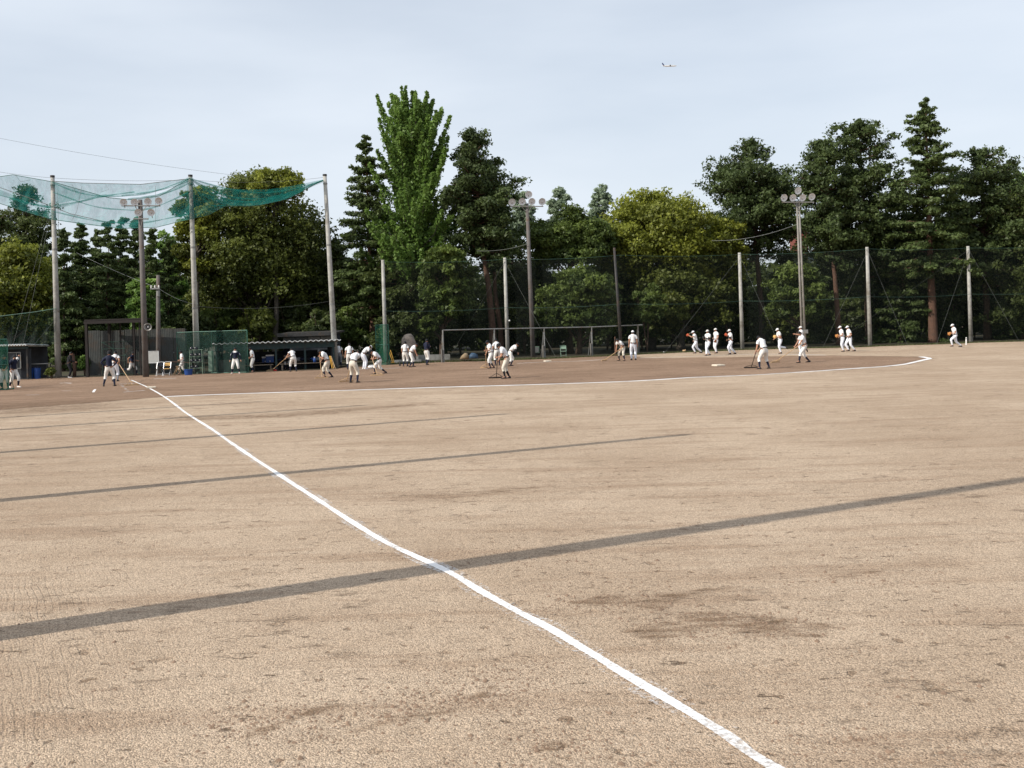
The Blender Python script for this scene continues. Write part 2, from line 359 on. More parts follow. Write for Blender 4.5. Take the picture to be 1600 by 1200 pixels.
def chalkmat(name, solid):
    m, t, b = newmat(name); lk = t.links.new; b.inputs['Base Color'].default_value = (.80, .79, .78, 1); b.inputs['Roughness'].default_value = .9
    tcn = N(t, 'ShaderNodeTexCoord'); n1 = N(t, 'ShaderNodeTexNoise', Scale=26.0, Detail=5.0, Roughness=.75); lk(tcn.outputs['Object'], n1.inputs['Vector'])
    n2 = N(t, 'ShaderNodeTexNoise', Scale=1.3, Detail=3.0); lk(tcn.outputs['Object'], n2.inputs['Vector'])
    a = N(t, 'ShaderNodeAttribute', attribute_name='mask')
    s1 = N(t, 'ShaderNodeMath', operation='MULTIPLY_ADD'); s1.inputs[1].default_value = 1.0; lk(n1.outputs['Fac'], s1.inputs[0]); lk(a.outputs['Fac'], s1.inputs[2])
    s2 = N(t, 'ShaderNodeMath', operation='MULTIPLY_ADD'); s2.inputs[1].default_value = .55; lk(n2.outputs['Fac'], s2.inputs[0]); lk(s1.outputs[0], s2.inputs[2])
    q = N(t, 'ShaderNodeMapRange'); q.inputs['From Min'].default_value = 1.15 - solid; q.inputs['From Max'].default_value = 1.45 - solid; lk(s2.outputs[0], q.inputs['Value'])
    tr = N(t, 'ShaderNodeBsdfTransparent'); ms = N(t, 'ShaderNodeMixShader')
    lk(q.outputs[0], ms.inputs[0]); lk(tr.outputs[0], ms.inputs[1]); lk(b.outputs[0], ms.inputs[2]); lk(ms.outputs[0], t.nodes['Material Output'].inputs[0])
    bp = N(t, 'ShaderNodeBump', Strength=.6, Distance=.01); lk(n1.outputs['Fac'], bp.inputs['Height']); lk(bp.outputs[0], b.inputs['Normal'])
    return m
M['chalk'] = chalkmat('chalk_line_powder', .33)
M['chalk_dust'] = chalkmat('scattered_chalk_dust', -.12)
M['chalk_faint'] = chalkmat('faded_chalk_powder', .02)

# ------------------------------------------------------------------ ground
mb = MB(); mb.add([(-4000, -400, 0), (4000, -400, 0), (4000, 6000, 0), (-4000, 6000, 0)], [(0, 1, 2, 3)])
tag(mb.build('ground', M['sand']), kind='structure')

def sheet(name, poly, z, soft, m, res=.5, label=None):
    P = np.array(poly)[:, :2]; x0, y0 = P.min(0) - soft - res; x1, y1 = P.max(0) + soft + res
    nx = int((x1 - x0) / res) + 2; ny = int((y1 - y0) / res) + 2
    X, Y = np.meshgrid(np.linspace(x0, x1, nx), np.linspace(y0, y1, ny)); Q = np.stack([X.ravel(), Y.ravel()], 1)
    inside = np.zeros(len(Q), bool); dist = np.full(len(Q), 1e9); n = len(P)
    for i in range(n):
        a, b = P[i], P[(i + 1) % n]; d = b - a
        tt = np.clip(((Q - a) @ d) / max(d @ d, 1e-9), 0, 1); dist = np.minimum(dist, np.hypot(*(Q - a - tt[:, None] * d).T))
        cnd = (a[1] > Q[:, 1]) != (b[1] > Q[:, 1]); xs = a[0] + (Q[:, 1] - a[1]) / ((b[1] - a[1]) or 1e-9) * (b[0] - a[0]); inside ^= cnd & (Q[:, 0] < xs)
    mk = np.clip(.5 + np.where(inside, dist, -dist) / (2 * soft), 0, 1)
    idx = np.arange(nx * ny).reshape(ny, nx); q = np.stack([idx[:-1, :-1], idx[:-1, 1:], idx[1:, 1:], idx[1:, :-1]], -1).reshape(-1, 4)
    q = q[mk[q].max(1) > 0]
    use = np.unique(q); re = -np.ones(nx * ny, int); re[use] = np.arange(len(use)); q = re[q]
    V = np.column_stack([Q[use], np.full(len(use), z)])
    me = bpy.data.meshes.new(name); me.from_pydata(V.tolist(), [], q.tolist()); me.materials.append(m)
    at_ = me.attributes.new('mask', 'FLOAT', 'POINT'); at_.data.foreach_set('value', mk[use].astype(np.float32))
    o = bpy.data.objects.new(name, me); col.objects.link(o); return tag(o, kind='structure')
arc_px = [(258, 620), (330, 617), (430, 613.5), (560, 609.5), (700, 605), (840, 601), (980, 596), (1080, 590), (1180, 586), (1290, 579), (1380, 573), (1415, 569), (1445, 562), (1452, 560), (1440, 557.5)]
poly = [gp(*p) for p in arc_px] + [gp(1300, 555.5), gp(1150, 558), gp(1010, 560)]
poly += [np.array([gx(985, 72)[0], 75, 0]), np.array([gx(560, 90)[0], 90, 0]), np.array([-75, 90, 0]), np.array([-75, 50, 0]), gp(-260, 652), gp(0, 640), gp(130, 630)]
sheet('infield_dirt', poly, .004, 1.1, M['infield'], .4)
sheet('soil_patch', [gp(-260, 668), gp(-20, 655), gp(120, 648), gp(250, 640), gp(262, 625), gp(120, 622), gp(-240, 638)], .0065, 2.6, M['infield_thin'], .3)
# turned patches in the near ground (from the photograph's darker drag marks)
def patch(pts, soft=.12, res=.06):
    sheet('soil_patch', [gp(*p) for p in pts], .004, soft, M['scuff'], res)
patch([(868, 945), (935, 925), (1010, 930), (1080, 918), (1170, 912), (1172, 922), (1090, 935), (1040, 962), (960, 950)])
patch([(940, 988), (1000, 972), (1100, 948), (1180, 955), (1240, 962), (1330, 972), (1300, 1000), (1200, 1002), (1120, 990), (1020, 1010)], .16)
patch([(1292, 900), (1340, 893), (1388, 888), (1392, 896), (1345, 903), (1300, 906)], .06)
patch([(355, 1152), (420, 1130), (490, 1105), (540, 1094), (545, 1102), (470, 1128), (400, 1158), (370, 1164)], .05, .03)
patch([(540, 1145), (600, 1118), (680, 1102), (740, 1080), (780, 1050), (810, 1048), (770, 1090), (690, 1122), (590, 1140), (545, 1152)], .08, .04)
patch([(820, 1162), (870, 1155), (900, 1165), (880, 1178), (835, 1176)], .05, .04)
patch([(560, 770), (640, 768), (800, 757), (900, 752), (905, 762), (780, 776), (650, 785), (570, 780)], .5, .12)
patch([(230, 650), (420, 645), (700, 625), (700, 632), (450, 655), (240, 662)], .9, .25)
# a narrow old wheel rut
rut = [(150, 690), (260, 745), (380, 820), (480, 868), (560, 905), (640, 955), (720, 1010), (770, 1040), (830, 1080), (900, 1140), (960, 1190), (1010, 1240)]
RL = [gp(x, y) + np.array([-.03, 0, 0]) for x, y in rut]; RR = [gp(x, y) + np.array([.03, 0, 0]) for x, y in rut[::-1]]
sheet('soil_patch', RL + RR, .004, .07, M['rut'], .04)

def ribbon(name, pxs, width, m, z=.008, wob=.012, sub=10, soft=.35, step=None):
    P = [gp(*p) for p in pxs]; pts = []
    for i in range(len(P) - 1):
        p0 = P[max(i - 1, 0)]; p1 = P[i]; p2 = P[i + 1]; p3 = P[min(i + 2, len(P) - 1)]
        for k in range(sub):
            t = k / sub; pts.append(.5 * ((2 * p1) + (-p0 + p2) * t + (2 * p0 - 5 * p1 + 4 * p2 - p3) * t * t + (-p0 + 3 * p1 - 3 * p2 + p3) * t ** 3))
    pts.append(P[-1]); pts = np.array(pts); V = []; K = []; Fc = []
    for i, p in enumerate(pts):
        d = pts[min(i + 1, len(pts) - 1)] - pts[max(i - 1, 0)]; d = d / (np.linalg.norm(d) + 1e-9); nn = np.array([-d[1], d[0], 0])
        w = width * (1 + .10 * math.sin(i * .37) ); p = p + nn * wob * (math.sin(i * .21) + .5 * math.sin(i * .53))
        for s_, k in ((-1, 0), (-.72, 1), (.72, 1), (1, 0)): V.append((*(p + nn * s_ * w / 2)[:2], z)); K.append(k * soft + (.0 if k else -.25))
        if i:
            a = (i - 1) * 4; b = i * 4
            for j in range(3): Fc.append((a + j, a + j + 1, b + j + 1, b + j))
    me = bpy.data.meshes.new(name); me.from_pydata(V, [], Fc); me.materials.append(m)
    A = me.attributes.new('mask', 'FLOAT', 'POINT'); A.data.foreach_set('value', K)
    o = bpy.data.objects.new(name, me); col.objects.link(o); return tag(o, kind='structure')
FOUL = [(1240, 1219), (1172, 1177), (1100, 1128), (960, 1044), (860, 984), (765, 932), (690, 889), (600, 846), (520, 797), (430, 738), (375, 702), (325, 667), (290, 645), (258, 621), (232, 606), (205, 594)]
ribbon('foul_line', FOUL, .108, M['chalk'], sub=14, wob=.004)
ribbon('foul_line_dust', FOUL[:12], .30, M['chalk_dust'], sub=14, wob=.02, z=.0062, soft=.5)
ribbon('infield_arc_line', arc_px[:5], .45, M['chalk'], wob=.02)
ribbon('infield_arc_line', arc_px[4:8], .45, M['chalk'], wob=.03)
ribbon('infield_arc_line', arc_px[7:10], .42, M['chalk'], wob=.03, soft=.30)
ribbon('infield_arc_line', arc_px[10:], .36, M['chalk'], wob=.02)
ribbon('infield_arc_line', arc_px[9:11], .5, M['chalk_faint'], wob=.02, soft=.6)
ribbon('far_foul_line', [(240, 592), (275, 591)], .2, M['chalk'])
ribbon('far_foul_line', [(545, 577.5), (590, 576), (625, 575)], .22, M['chalk'])
ribbon('far_foul_line', [(808, 568), (845, 566), (900, 564.5), (940, 562)], .2, M['chalk_faint'], soft=.7)
ribbon('far_foul_line', [(1000, 559.5), (1050, 558), (1100, 556), (1200, 553.5), (1290, 555)], .2, M['chalk_faint'], soft=.7)
ribbon('batter_box_line', [(188, 601), (192, 604), (197, 608), (201, 612)], .14, M['chalk_faint'])
ribbon('batter_box_line', [(186, 600), (198, 599.5), (210, 599)], .16, M['chalk_faint'], soft=.6)
ribbon('batter_box_line', [(193, 613), (210, 611.5), (226, 610)], .14, M['chalk_faint'], soft=.6)
ribbon('batter_box_line', [(146, 613), (149, 608.5)], .13, M['chalk'])
ribbon('batter_box_line', [(94, 599), (101, 598.5), (112, 599)], .14, M['chalk_faint'], soft=.8)
ribbon('batter_box_line', [(40, 617.5), (62, 617)], .12, M['chalk_faint'], soft=.6)
ribbon('batter_box_line', [(96, 611), (112, 610.5)], .12, M['chalk_faint'], soft=.6)

# woodland floor and grass verge beyond the field
far_edge = [(-200, 600), (0, 594), (90, 591), (140, 590), (280, 586), (335, 584.5), (520, 578), (530, 574), (610, 570), (690, 566), (850, 561.5), (1000, 554), (1160, 547), (1360, 542), (1517, 536), (1700, 531), (2000, 525)]
FE = [gp(*p) for p in far_edge]
mb = MB()
for i in range(len(FE) - 1):
    a, b = FE[i], FE[i + 1]
    mb.add([(a[0], a[1] + .9, .008), (b[0], b[1] + .9, .008), (b[0] * 1.0 + (60 if i == len(FE) - 2 else 0), 400, .008), (a[0] - (60 if i == 0 else 0), 400, .008)], [(0, 1, 2, 3)])
tag(mb.build('woodland_floor', M['woodfloor']), kind='structure')
def mesh_np(name, V, q, m, tint=None, parent=None):
    me = bpy.data.meshes.new(name); nv, nf = len(V), len(q); k = q.shape[1]
    me.vertices.add(nv); me.vertices.foreach_set('co', np.ascontiguousarray(V, np.float32).ravel())
    me.loops.add(nf * k); me.loops.foreach_set('vertex_index', np.ascontiguousarray(q, np.int32).ravel())
    me.polygons.add(nf); me.polygons.foreach_set('loop_start', np.arange(0, nf * k, k, dtype=np.int32))
    me.update(calc_edges=True)
    if tint is not None:
        A = me.attributes.new('tint', 'FLOAT', 'FACE'); A.data.foreach_set('value', np.ascontiguousarray(tint, np.float32))
    me.materials.append(m); o = bpy.data.objects.new(name, me); col.objects.link(o)
    if parent: o.parent = parent
    return o
def grass_strip(pts, n, h, w, m, name='grass'):
    pts = np.array(pts)[:, :2]; seg = np.linalg.norm(np.diff(pts, axis=0), axis=1); cum = np.concatenate([[0], np.cumsum(seg)])
    s = RNG.uniform(0, cum[-1], n); i = np.clip(np.searchsorted(cum, s) - 1, 0, len(seg) - 1); t = (s - cum[i]) / seg[i]
    base = pts[i] + (pts[i + 1] - pts[i]) * t[:, None]; base[:, 1] += np.abs(RNG.normal(0, w, n)) + .25 * np.sin(s * .7) + .15 * np.sin(s * 2.3)
    dens = .5 + .5 * np.sin(s * .31 + 1) * np.sin(s * 1.1); keep = RNG.random(n) < .35 + .65 * dens; base = base[keep]; n = len(base)
    a = RNG.uniform(0, PI, n); hh = RNG.uniform(.4, 1.3, n) * h; ww = RNG.uniform(.02, .05, n)
    V = np.zeros((n, 3, 3)); V[:, 0, :2] = base + np.stack([np.cos(a), np.sin(a)], 1) * ww[:, None]; V[:, 1, :2] = base - np.stack([np.cos(a), np.sin(a)], 1) * ww[:, None]
    V[:, 2, :2] = base + RNG.normal(0, .06, (n, 2)); V[:, 2, 2] = hh; V[:, :2, 2] = .0
    return mesh_np(name, V.reshape(-1, 3), np.arange(3 * n).reshape(-1, 3), m, RNG.random(n))
tag(grass_strip(FE[10:], 16000, .10, .5, LM['weed']), 'low green weeds along the foot of the far fence', 'grass', kind='stuff')
tag(grass_strip(FE[8:11], 2500, .14, .5, LM['weed']), 'patchy green weeds below the standing stone', 'grass', kind='stuff')

# clods of soil lying on the near ground
def clods():
    V = []; Q = []; n = 0
    cents = [gp(random.uniform(-100, 1700), 640 + 560 * random.random() ** 1.3) for _ in range(420)]
    for (x, y, k) in ((960, 940, 90), (1150, 975, 120), (1340, 897, 40), (450, 1128, 90), (690, 1105, 80), (780, 1060, 60), (860, 1165, 40), (1310, 1160, 30), (90, 855, 30), (815, 868, 25)):
        for _ in range(k): cents.append(gp(x + random.gauss(0, 70), y + random.gauss(0, 14)))
    for c in cents:
        for _ in range(random.choice((1, 2, 3, 6))):
            r = random.uniform(.004, .014) * (1 if random.random() < .93 else 1.8); cx = c[0] + random.gauss(0, .12); cy = c[1] + random.gauss(0, .08)
            P = [(cx + r * math.cos(a) * random.uniform(.7, 1.2), cy + r * math.sin(a) * random.uniform(.7, 1.2), 0.001) for a in (0, 1.25, 2.5, 3.77, 5.0)]
            V += P + [(cx + random.uniform(-.3, .3) * r, cy, r * random.uniform(.6, 1.0))]
            Q += [(n + i, n + (i + 1) % 5, n + 5) for i in range(5)]; n += 6
    o = mesh_np('soil_clods', np.array(V), np.array(Q), mat('clod_soil', (.24, .165, .115), .95, var=.3, scale=20))
    tag(o, 'small loose clods of turned earth scattered on the sandy field', 'soil clods', kind='stuff')
clods()

# ------------------------------------------------------------------ trees
def leaf_quads(C, R, per, size, tints, flat=.3, seed=0, shell=.0):
    g = np.random.default_rng(seed); n = len(C); idx = np.repeat(np.arange(n), per); k = len(idx)
    d = g.normal(size=(k, 3)); d /= np.linalg.norm(d, axis=1)[:, None]
    rad = g.random(k) ** .62 * 1.28
    pos = C[idx] + d * R[idx] * rad[:, None]
    nrm = d * .6 + g.normal(size=(k, 3)) * .7; nrm[:, 2] += flat; nrm /= np.linalg.norm(nrm, axis=1)[:, None]
    a = np.cross(nrm, g.normal(size=(k, 3))); a /= np.linalg.norm(a, axis=1)[:, None]; b = np.cross(nrm, a)
    s = size * g.uniform(.4, 1.35, k)[:, None]
    V = np.stack([pos - a * s * .75 - b * s * .42, pos + b * s * .75 + nrm * s * .1, pos + a * s * 1.1 - b * s * .25], 1).reshape(-1, 3)
    t = np.clip(tints[idx] + g.normal(0, .13, k) , 0, 1)
    return V, t
def add_leaves(name, C, R, per, size, tints, m, parent, flat=.3, seed=0, shell=0):
    V, t = leaf_quads(np.array(C), np.array(R), per, size, np.array(tints), flat, seed, shell)
    return mesh_np(name, V, np.arange(len(V)).reshape(-1, 3), m, t, parent)

def tree(kind, label, px, ytop, Y, rpx, ybot, cm, n=14000, tpx=None, bark='bark', tr=.28, trunk_base_px=None, group='trees beyond the far fence', name=None, cat='tree', seed=None, leaf=None, dens=1.0):
    g = random.Random(seed if seed is not None else int(px * 7 + ytop)); sd = int(px + 3000 + ytop)
    top = at(px, ytop, Y); base = gx(tpx if tpx is not None else px, Y); H = top[2]
    R = rpx * Y / F * {'broad': 1.16, 'hinoki': 1.12, 'conifer': 1.05, 'cedar': 1.15}.get(kind, 1); zb = max(0.15, at(px, ybot, Y)[2])
    root = empty(name or {'conifer': 'conifer_tree', 'cedar': 'cedar_tree', 'hinoki': 'cypress_tree', 'poplar': 'poplar_tree', 'shrub': 'shrub'}.get(kind, 'broadleaf_tree'), (base[0], base[1], 0), label=label, cat=cat, group=group)
    dx = top[0] - base[0]
    def ax(z): t = z / H; return np.array([dx * t ** 1.0, 0.0, z])
    C = []; RR = []; T = []; mb = MB()
    tz = H * (.97 if kind in ('conifer', 'cedar', 'hinoki') else .75)
    if kind != 'shrub':
        pts = [ax(0) * 1.0, ax(.3)] + [ax(tz * i / 6) + np.array([g.uniform(-.12, .12), g.uniform(-.12, .12), 0]) for i in range(1, 7)]
        mb.tube(pts, [tr * 1.25, tr * 1.05] + [tr * (1 - .86 * (i / 6) ** .9) for i in range(1, 7)], 8)
    if kind in ('conifer', 'cedar'):
        z = zb; hstep = .62 if kind == 'conifer' else .5
        while z < H - .25:
            t = (z - zb) / (H - zb); rr = R * (1.22 if kind == 'conifer' else 1.1) * (1 - t) ** (.68 if kind == 'conifer' else .5) * (.5 + .5 * min(1, t * 6 + .5))
            rr = max(rr, .25)
            nb = g.choice((5, 6, 7)) if kind == 'conifer' else 4
            a0 = g.uniform(0, 6.28)
            for k in range(nb):
                an = a0 + 6.283 * k / nb + g.uniform(-.35, .35); L_ = rr * g.uniform(.5, 1.25); zz = z + g.uniform(-.5, .5)
                o = ax(zz); droop = (-.16 + .45 * t) * L_; e = o + np.array([math.cos(an) * L_, math.sin(an) * L_, droop])
                if L_ > .8: mb.tube([o, (o + e) / 2 + np.array([0, 0, .06 * L_]), e], [.05, .03, .012], 4, cap=False)
                m_ = max(2, int(L_ / .42)); tt0 = g.uniform(.25, .75)
                for j in range(m_):
                    u = .22 + .8 * (j + g.random()) / m_; c = o + (e - o) * u + np.array([g.uniform(-.1, .1), g.uniform(-.1, .1), g.uniform(-.12, .1)])
                    w = (.62 - .25 * u) * min(1, .3 + L_ * .42); C.append(c); RR.append((w, w, w * .42)); T.append(.25 * tt0 + .5 * u + .1)
            z += hstep * g.uniform(.75, 1.3)
        C.append(np.array([dx, 0, H - .3])); RR.append((.16, .16, .4)); T.append(.7)
    elif kind == 'hinoki':
        z = zb
        while z < H - .5:
            t = (z - zb) / (H - zb); prof = min(1.0, (t * 3.2 + .6)) * (1 - t ** 2.4) ** .7; rr = max(.5, R * prof * (1.05 + .15 * math.sin(z * 1.3 + px)))
            nb = max(3, int(5 * rr / 2.2) + 2); a0 = g.uniform(0, 6.28)
            for k in range(nb):
                an = a0 + 6.283 * k / nb + g.uniform(-.4, .4); L_ = rr * g.uniform(.5, 1.25); zz = min(H - .3, z + g.uniform(-.8, .8)); o = ax(zz)
                e = o + np.array([math.cos(an) * L_, math.sin(an) * L_, g.uniform(-.05, .35) * L_])
                if L_ > .9: mb.tube([o, (o + e) / 2 - np.array([0, 0, .05 * L_]), e], [.07, .045, .015], 4, cap=False)
                tt0 = g.uniform(.15, .8)
                for j in range(max(2, int(L_ / .55))):
                    u = .35 + .68 * (j + g.random()) / max(2, int(L_ / .55)); c = o + (e - o) * u + np.array([g.gauss(0, .22), g.gauss(0, .22), g.gauss(0, .2)])
                    w = g.uniform(.34, .72); C.append(c); RR.append((w, w, w * .6)); T.append(.55 * tt0 + .35 * u)
            z += g.uniform(.45, .8)
        for k in range(10):
            w = g.uniform(.25, .4); C.append(np.array([dx + g.gauss(0, .3), g.gauss(0, .3), H - g.uniform(.3, 1.3)])); RR.append((w, w, w)); T.append(.6)
    elif kind == 'poplar':
        ns = 190
        for k in range(ns):
            z0 = zb + (H * .80 - zb) * (k / ns) ** 1.1; an = g.uniform(0, 6.283); t = (z0 - zb) / (H - zb)
            out = R * g.uniform(.1, 1.15) * (1.45 - 1.0 * t); ln = g.uniform(3.2, 6.4) if t > .3 else g.uniform(2.0, 3.6)
            o = ax(z0); e = o + np.array([math.cos(an) * out, math.sin(an) * out, ln])
            if e[2] > H - .3: e[2] = H - g.uniform(.1, 5.5)
            if k == ns - 1: e = np.array([dx - .3, 0, H])
            mid = o + (e - o) * .45 + np.array([math.cos(an), math.sin(an), 0]) * out * .25
            mb.tube([o, mid, e], [.06, .035, .01], 4, cap=False); tt0 = g.uniform(.25, .8); mm = int(ln / .26)
            for j in range(mm):
                u = .12 + .88 * (j + g.random()) / mm
                q = o * (1 - u) ** 2 + 2 * mid * u * (1 - u) + e * u * u; w = (.60 - .50 * u) * g.uniform(.6, 1.3)
                C.append(q); RR.append((w, w, w * 1.35)); T.append(.5 * tt0 + .35 * u)
    else:
        zc = (H + zb) / 2; hh = (H - zb) / 2; yd = R * .85; cen = ax(zc) if kind != 'shrub' else np.array([dx, 0, zc])
        nl = int({'broad': 44, 'shrub': 24}.get(kind, 44) * max(.7, min(2.2, R * hh / 12)))
        for k in range(nl):
            ph = math.acos(g.uniform(-.75, 1)); an = g.uniform(0, 6.283); rr = g.uniform(.62, .98) if g.random() < .8 else g.uniform(.2, .6)
            ls = g.uniform(.17, .30) * min(R, hh * 1.3) + .12
            c = cen + np.array([math.sin(ph) * math.cos(an) * (R - ls * .8) * rr, math.sin(ph) * math.sin(an) * (yd - ls * .8) * rr, math.cos(ph) * (hh - ls * .8) * rr])
            if kind == 'broad' and g.random() < .5:
                s_ = ax(min(tz, max(zb * .8, c[2] - R * .5))); mb.tube([s_, (s_ + c) / 2 + np.array([0, 0, -.1]), c], [.10, .06, .02], 5, cap=False)
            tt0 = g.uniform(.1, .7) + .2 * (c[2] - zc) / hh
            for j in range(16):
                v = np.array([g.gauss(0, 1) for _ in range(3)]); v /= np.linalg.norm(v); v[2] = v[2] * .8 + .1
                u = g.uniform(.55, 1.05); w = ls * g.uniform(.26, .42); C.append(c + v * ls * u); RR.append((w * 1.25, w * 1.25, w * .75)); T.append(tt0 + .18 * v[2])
    if kind != 'shrub': mb.build('trunk', M[bark], root, smooth=True)
    else:
        for k in range(4):
            a = g.uniform(0, 6.28); mb.tube([(0, 0, 0), (math.cos(a) * R * .2, math.sin(a) * R * .2, zb + .4 * (H - zb)), (math.cos(a) * R * .5, math.sin(a) * R * .5, H * .8)], [.05, .035, .012], 5)
        mb.build('stem', M[bark], root)
    per = max(4, int(n * 1.75 * dens / len(C)))
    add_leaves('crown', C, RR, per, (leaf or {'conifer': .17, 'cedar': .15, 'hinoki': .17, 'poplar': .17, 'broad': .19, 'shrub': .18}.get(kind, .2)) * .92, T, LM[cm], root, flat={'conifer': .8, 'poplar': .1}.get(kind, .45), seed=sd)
    return root

TG = 'trees beyond the far fence'
# left side
tree('broad', 'yellow-green broadleaf tree cut off by the left edge beside the tall pole', 15, 372, 80, 78, 565, 'yellow', 20000, bark='bark_grey')
tree('hinoki', 'dark evergreen tree rising behind the green net at far left', 42, 291, 98, 36, 430, 'dark', 11000)
tree('hinoki', 'dark evergreen tree at the left edge behind the yellow-green one', -8, 336, 92, 40, 470, 'dark', 9000)
for (x, yt, Y, c, lab) in ((98, 358, 79, 'cedar', 'slim cedar just right of the leftmost tall pole'), (126, 354, 82, 'cedar', 'slim cedar with ragged top, second right of the leftmost tall pole'),
        (150, 360, 84, 'cedar', 'slim cedar above the dark batting cage roof, left one'), (168, 350, 81, 'cedar', 'slim pointed cedar above the middle of the batting cage roof'),
        (189, 341, 84, 'cedar', 'taller slim cedar poking into the teal net left of the lamp pole'), (211, 344, 82, 'cedar', 'slim cedar directly behind the left lamp pole'),
        (236, 362, 80, 'cedar', 'slim cedar just right of the left lamp pole'), (262, 378, 83, 'cedar', 'lower cedar between the left lamp pole and the middle tall pole')):
    tree('cedar', lab, x, yt, Y, 25, 565, c, 9500, group='slim cedars behind the batting cage', tr=.13, bark='bark')
tree('broad', 'bright green young tree glowing behind the utility pole', 226, 425, 76, 26, 545, 'bright', 7000, tr=.1)
tree('broad', 'fresh green tree peeking out left of the big round oak', 268, 348, 97, 30, 520, 'bright', 7000, tr=.15)
tree('broad', 'huge round olive oak with a yellow-green top behind the dugout', 402, 254, 86, 104, 545, 'olive', 42000, bark='bark_grey', tr=.5, leaf=.17)
tree('broad', 'yellow-green crown top of the oak group behind the right tall pole', 430, 253, 84, 52, 340, 'yellow', 9000, bark='bark_grey', tr=.3, leaf=.16)
tree('broad', 'olive oak at the middle tall pole, leaning against the big round oak', 308, 284, 83, 40, 470, 'yellow', 15000, bark='bark_grey', tr=.3, leaf=.17)
tree('hinoki', 'thin sparse dark tree between the right tall pole and the pointed conifer', 522, 372, 88, 26, 540, 'dark', 6000, tr=.13)
tree('conifer', 'tall pointed dark conifer left of the bright poplar', 570, 213, 85, 50, 480, 'cedar', 17000, tpx=583, bark='bark_red', tr=.30)
tree('poplar', 'tallest tree, bright green poplar with upright shoots', 640, 134, 84, 60, 455, 'bright', 66000, tpx=655, bark='bark_grey', tr=.35)
tree('hinoki', 'dark round-topped cypress on a leaning trunk right of the poplar', 738, 204, 83, 47, 398, 'hinoki', 20000, tpx=772, bark='bark_red', tr=.33)
tree('hinoki', 'narrower dark cypress with a twin trunk tucked behind the round-topped one', 760, 262, 86, 32, 410, 'hinoki', 9000, tpx=784, bark='bark_red', tr=.25)
tree('hinoki', 'dense dark green tree under the poplar, left side', 628, 352, 84, 46, 560, 'dark', 15000, tr=.25)
tree('broad', 'mid green maple low in front of the poplar', 703, 352, 80, 46, 560, 'mid', 16000, tpx=690, tr=.2)
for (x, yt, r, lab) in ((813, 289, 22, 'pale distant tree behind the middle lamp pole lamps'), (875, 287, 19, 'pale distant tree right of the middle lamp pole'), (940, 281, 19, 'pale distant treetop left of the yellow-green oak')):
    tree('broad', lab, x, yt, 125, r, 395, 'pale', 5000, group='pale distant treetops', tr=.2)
tree('broad', 'dark dome-shaped evergreen right of the middle lamp pole', 890, 321, 86, 66, 440, 'mid', 30000, tr=.35, leaf=.17)
tree('broad', 'rounded mid green bushy tree above the long pipe frame', 905, 404, 82, 62, 545, 'mid', 18000, tr=.25)
tree('broad', 'broad yellow-green oak crowning the middle of the tree line', 1018, 283, 89, 92, 470, 'yellow', 38000, bark='bark_grey', tr=.45, leaf=.17)
tree('broad', 'yellow-green oak lobe lower right of the broad oak', 1115, 322, 89, 52, 480, 'yellow', 18000, bark='bark_grey', tr=.3, leaf=.17)
tree('broad', 'dark olive tree filling the shade below the yellow-green oak', 1065, 400, 87, 72, 560, 'olive', 16000, bark='bark_grey', tr=.35)
tree('shrub', 'leafy mid green bush low beside the tall thin pole', 1012, 440, 82, 34, 520, 'mid', 7000, cat='shrub', group='bushes behind the far fence')
tree('hinoki', 'wide dark cypress left of the right lamp pole', 1170, 213, 92, 70, 395, 'hinoki', 27000, tpx=1193, bark='bark', tr=.33)
tree('broad', 'light green bushy tree around the foot of the right lamp pole', 1248, 402, 84, 46, 560, 'mid', 13000, tr=.15)
tree('hinoki', 'dark cypress on a leaning reddish trunk right of the right lamp pole', 1284, 209, 86, 42, 405, 'hinoki', 18000, tpx=1313, bark='bark_red', tr=.27)
tree('hinoki', 'tall jagged dark cypress, second highest on the right', 1343, 184, 88, 58, 420, 'hinoki', 25000, tpx=1360, bark='bark', tr=.33)
tree('conifer', 'highest right-hand conifer with a thin pointed spire and thick red trunk', 1445, 158, 85, 62, 425, 'cedar', 24000, tpx=1460, bark='bark_red', tr=.40)
tree('hinoki', 'dark cypress right of the spired conifer', 1530, 227, 88, 62, 420, 'hinoki', 25000, tpx=1545, bark='bark', tr=.35)
tree('broad', 'bright green tree at the right edge behind the cypress', 1606, 250, 105, 34, 420, 'bright', 6000, tr=.3)
tree('hinoki', 'dark cypress cut off by the right edge', 1602, 300, 86, 50, 545, 'dark', 15000, tr=.3)
tree('conifer', 'low spreading conifer in front of the thick red trunk', 1410, 400, 87, 48, 560, 'cedar', 10000, tr=.2)
tree('broad', 'dark shadowy tree between the two right-hand cypresses', 1490, 395, 90, 50, 560, 'dark', 11000, tr=.2)
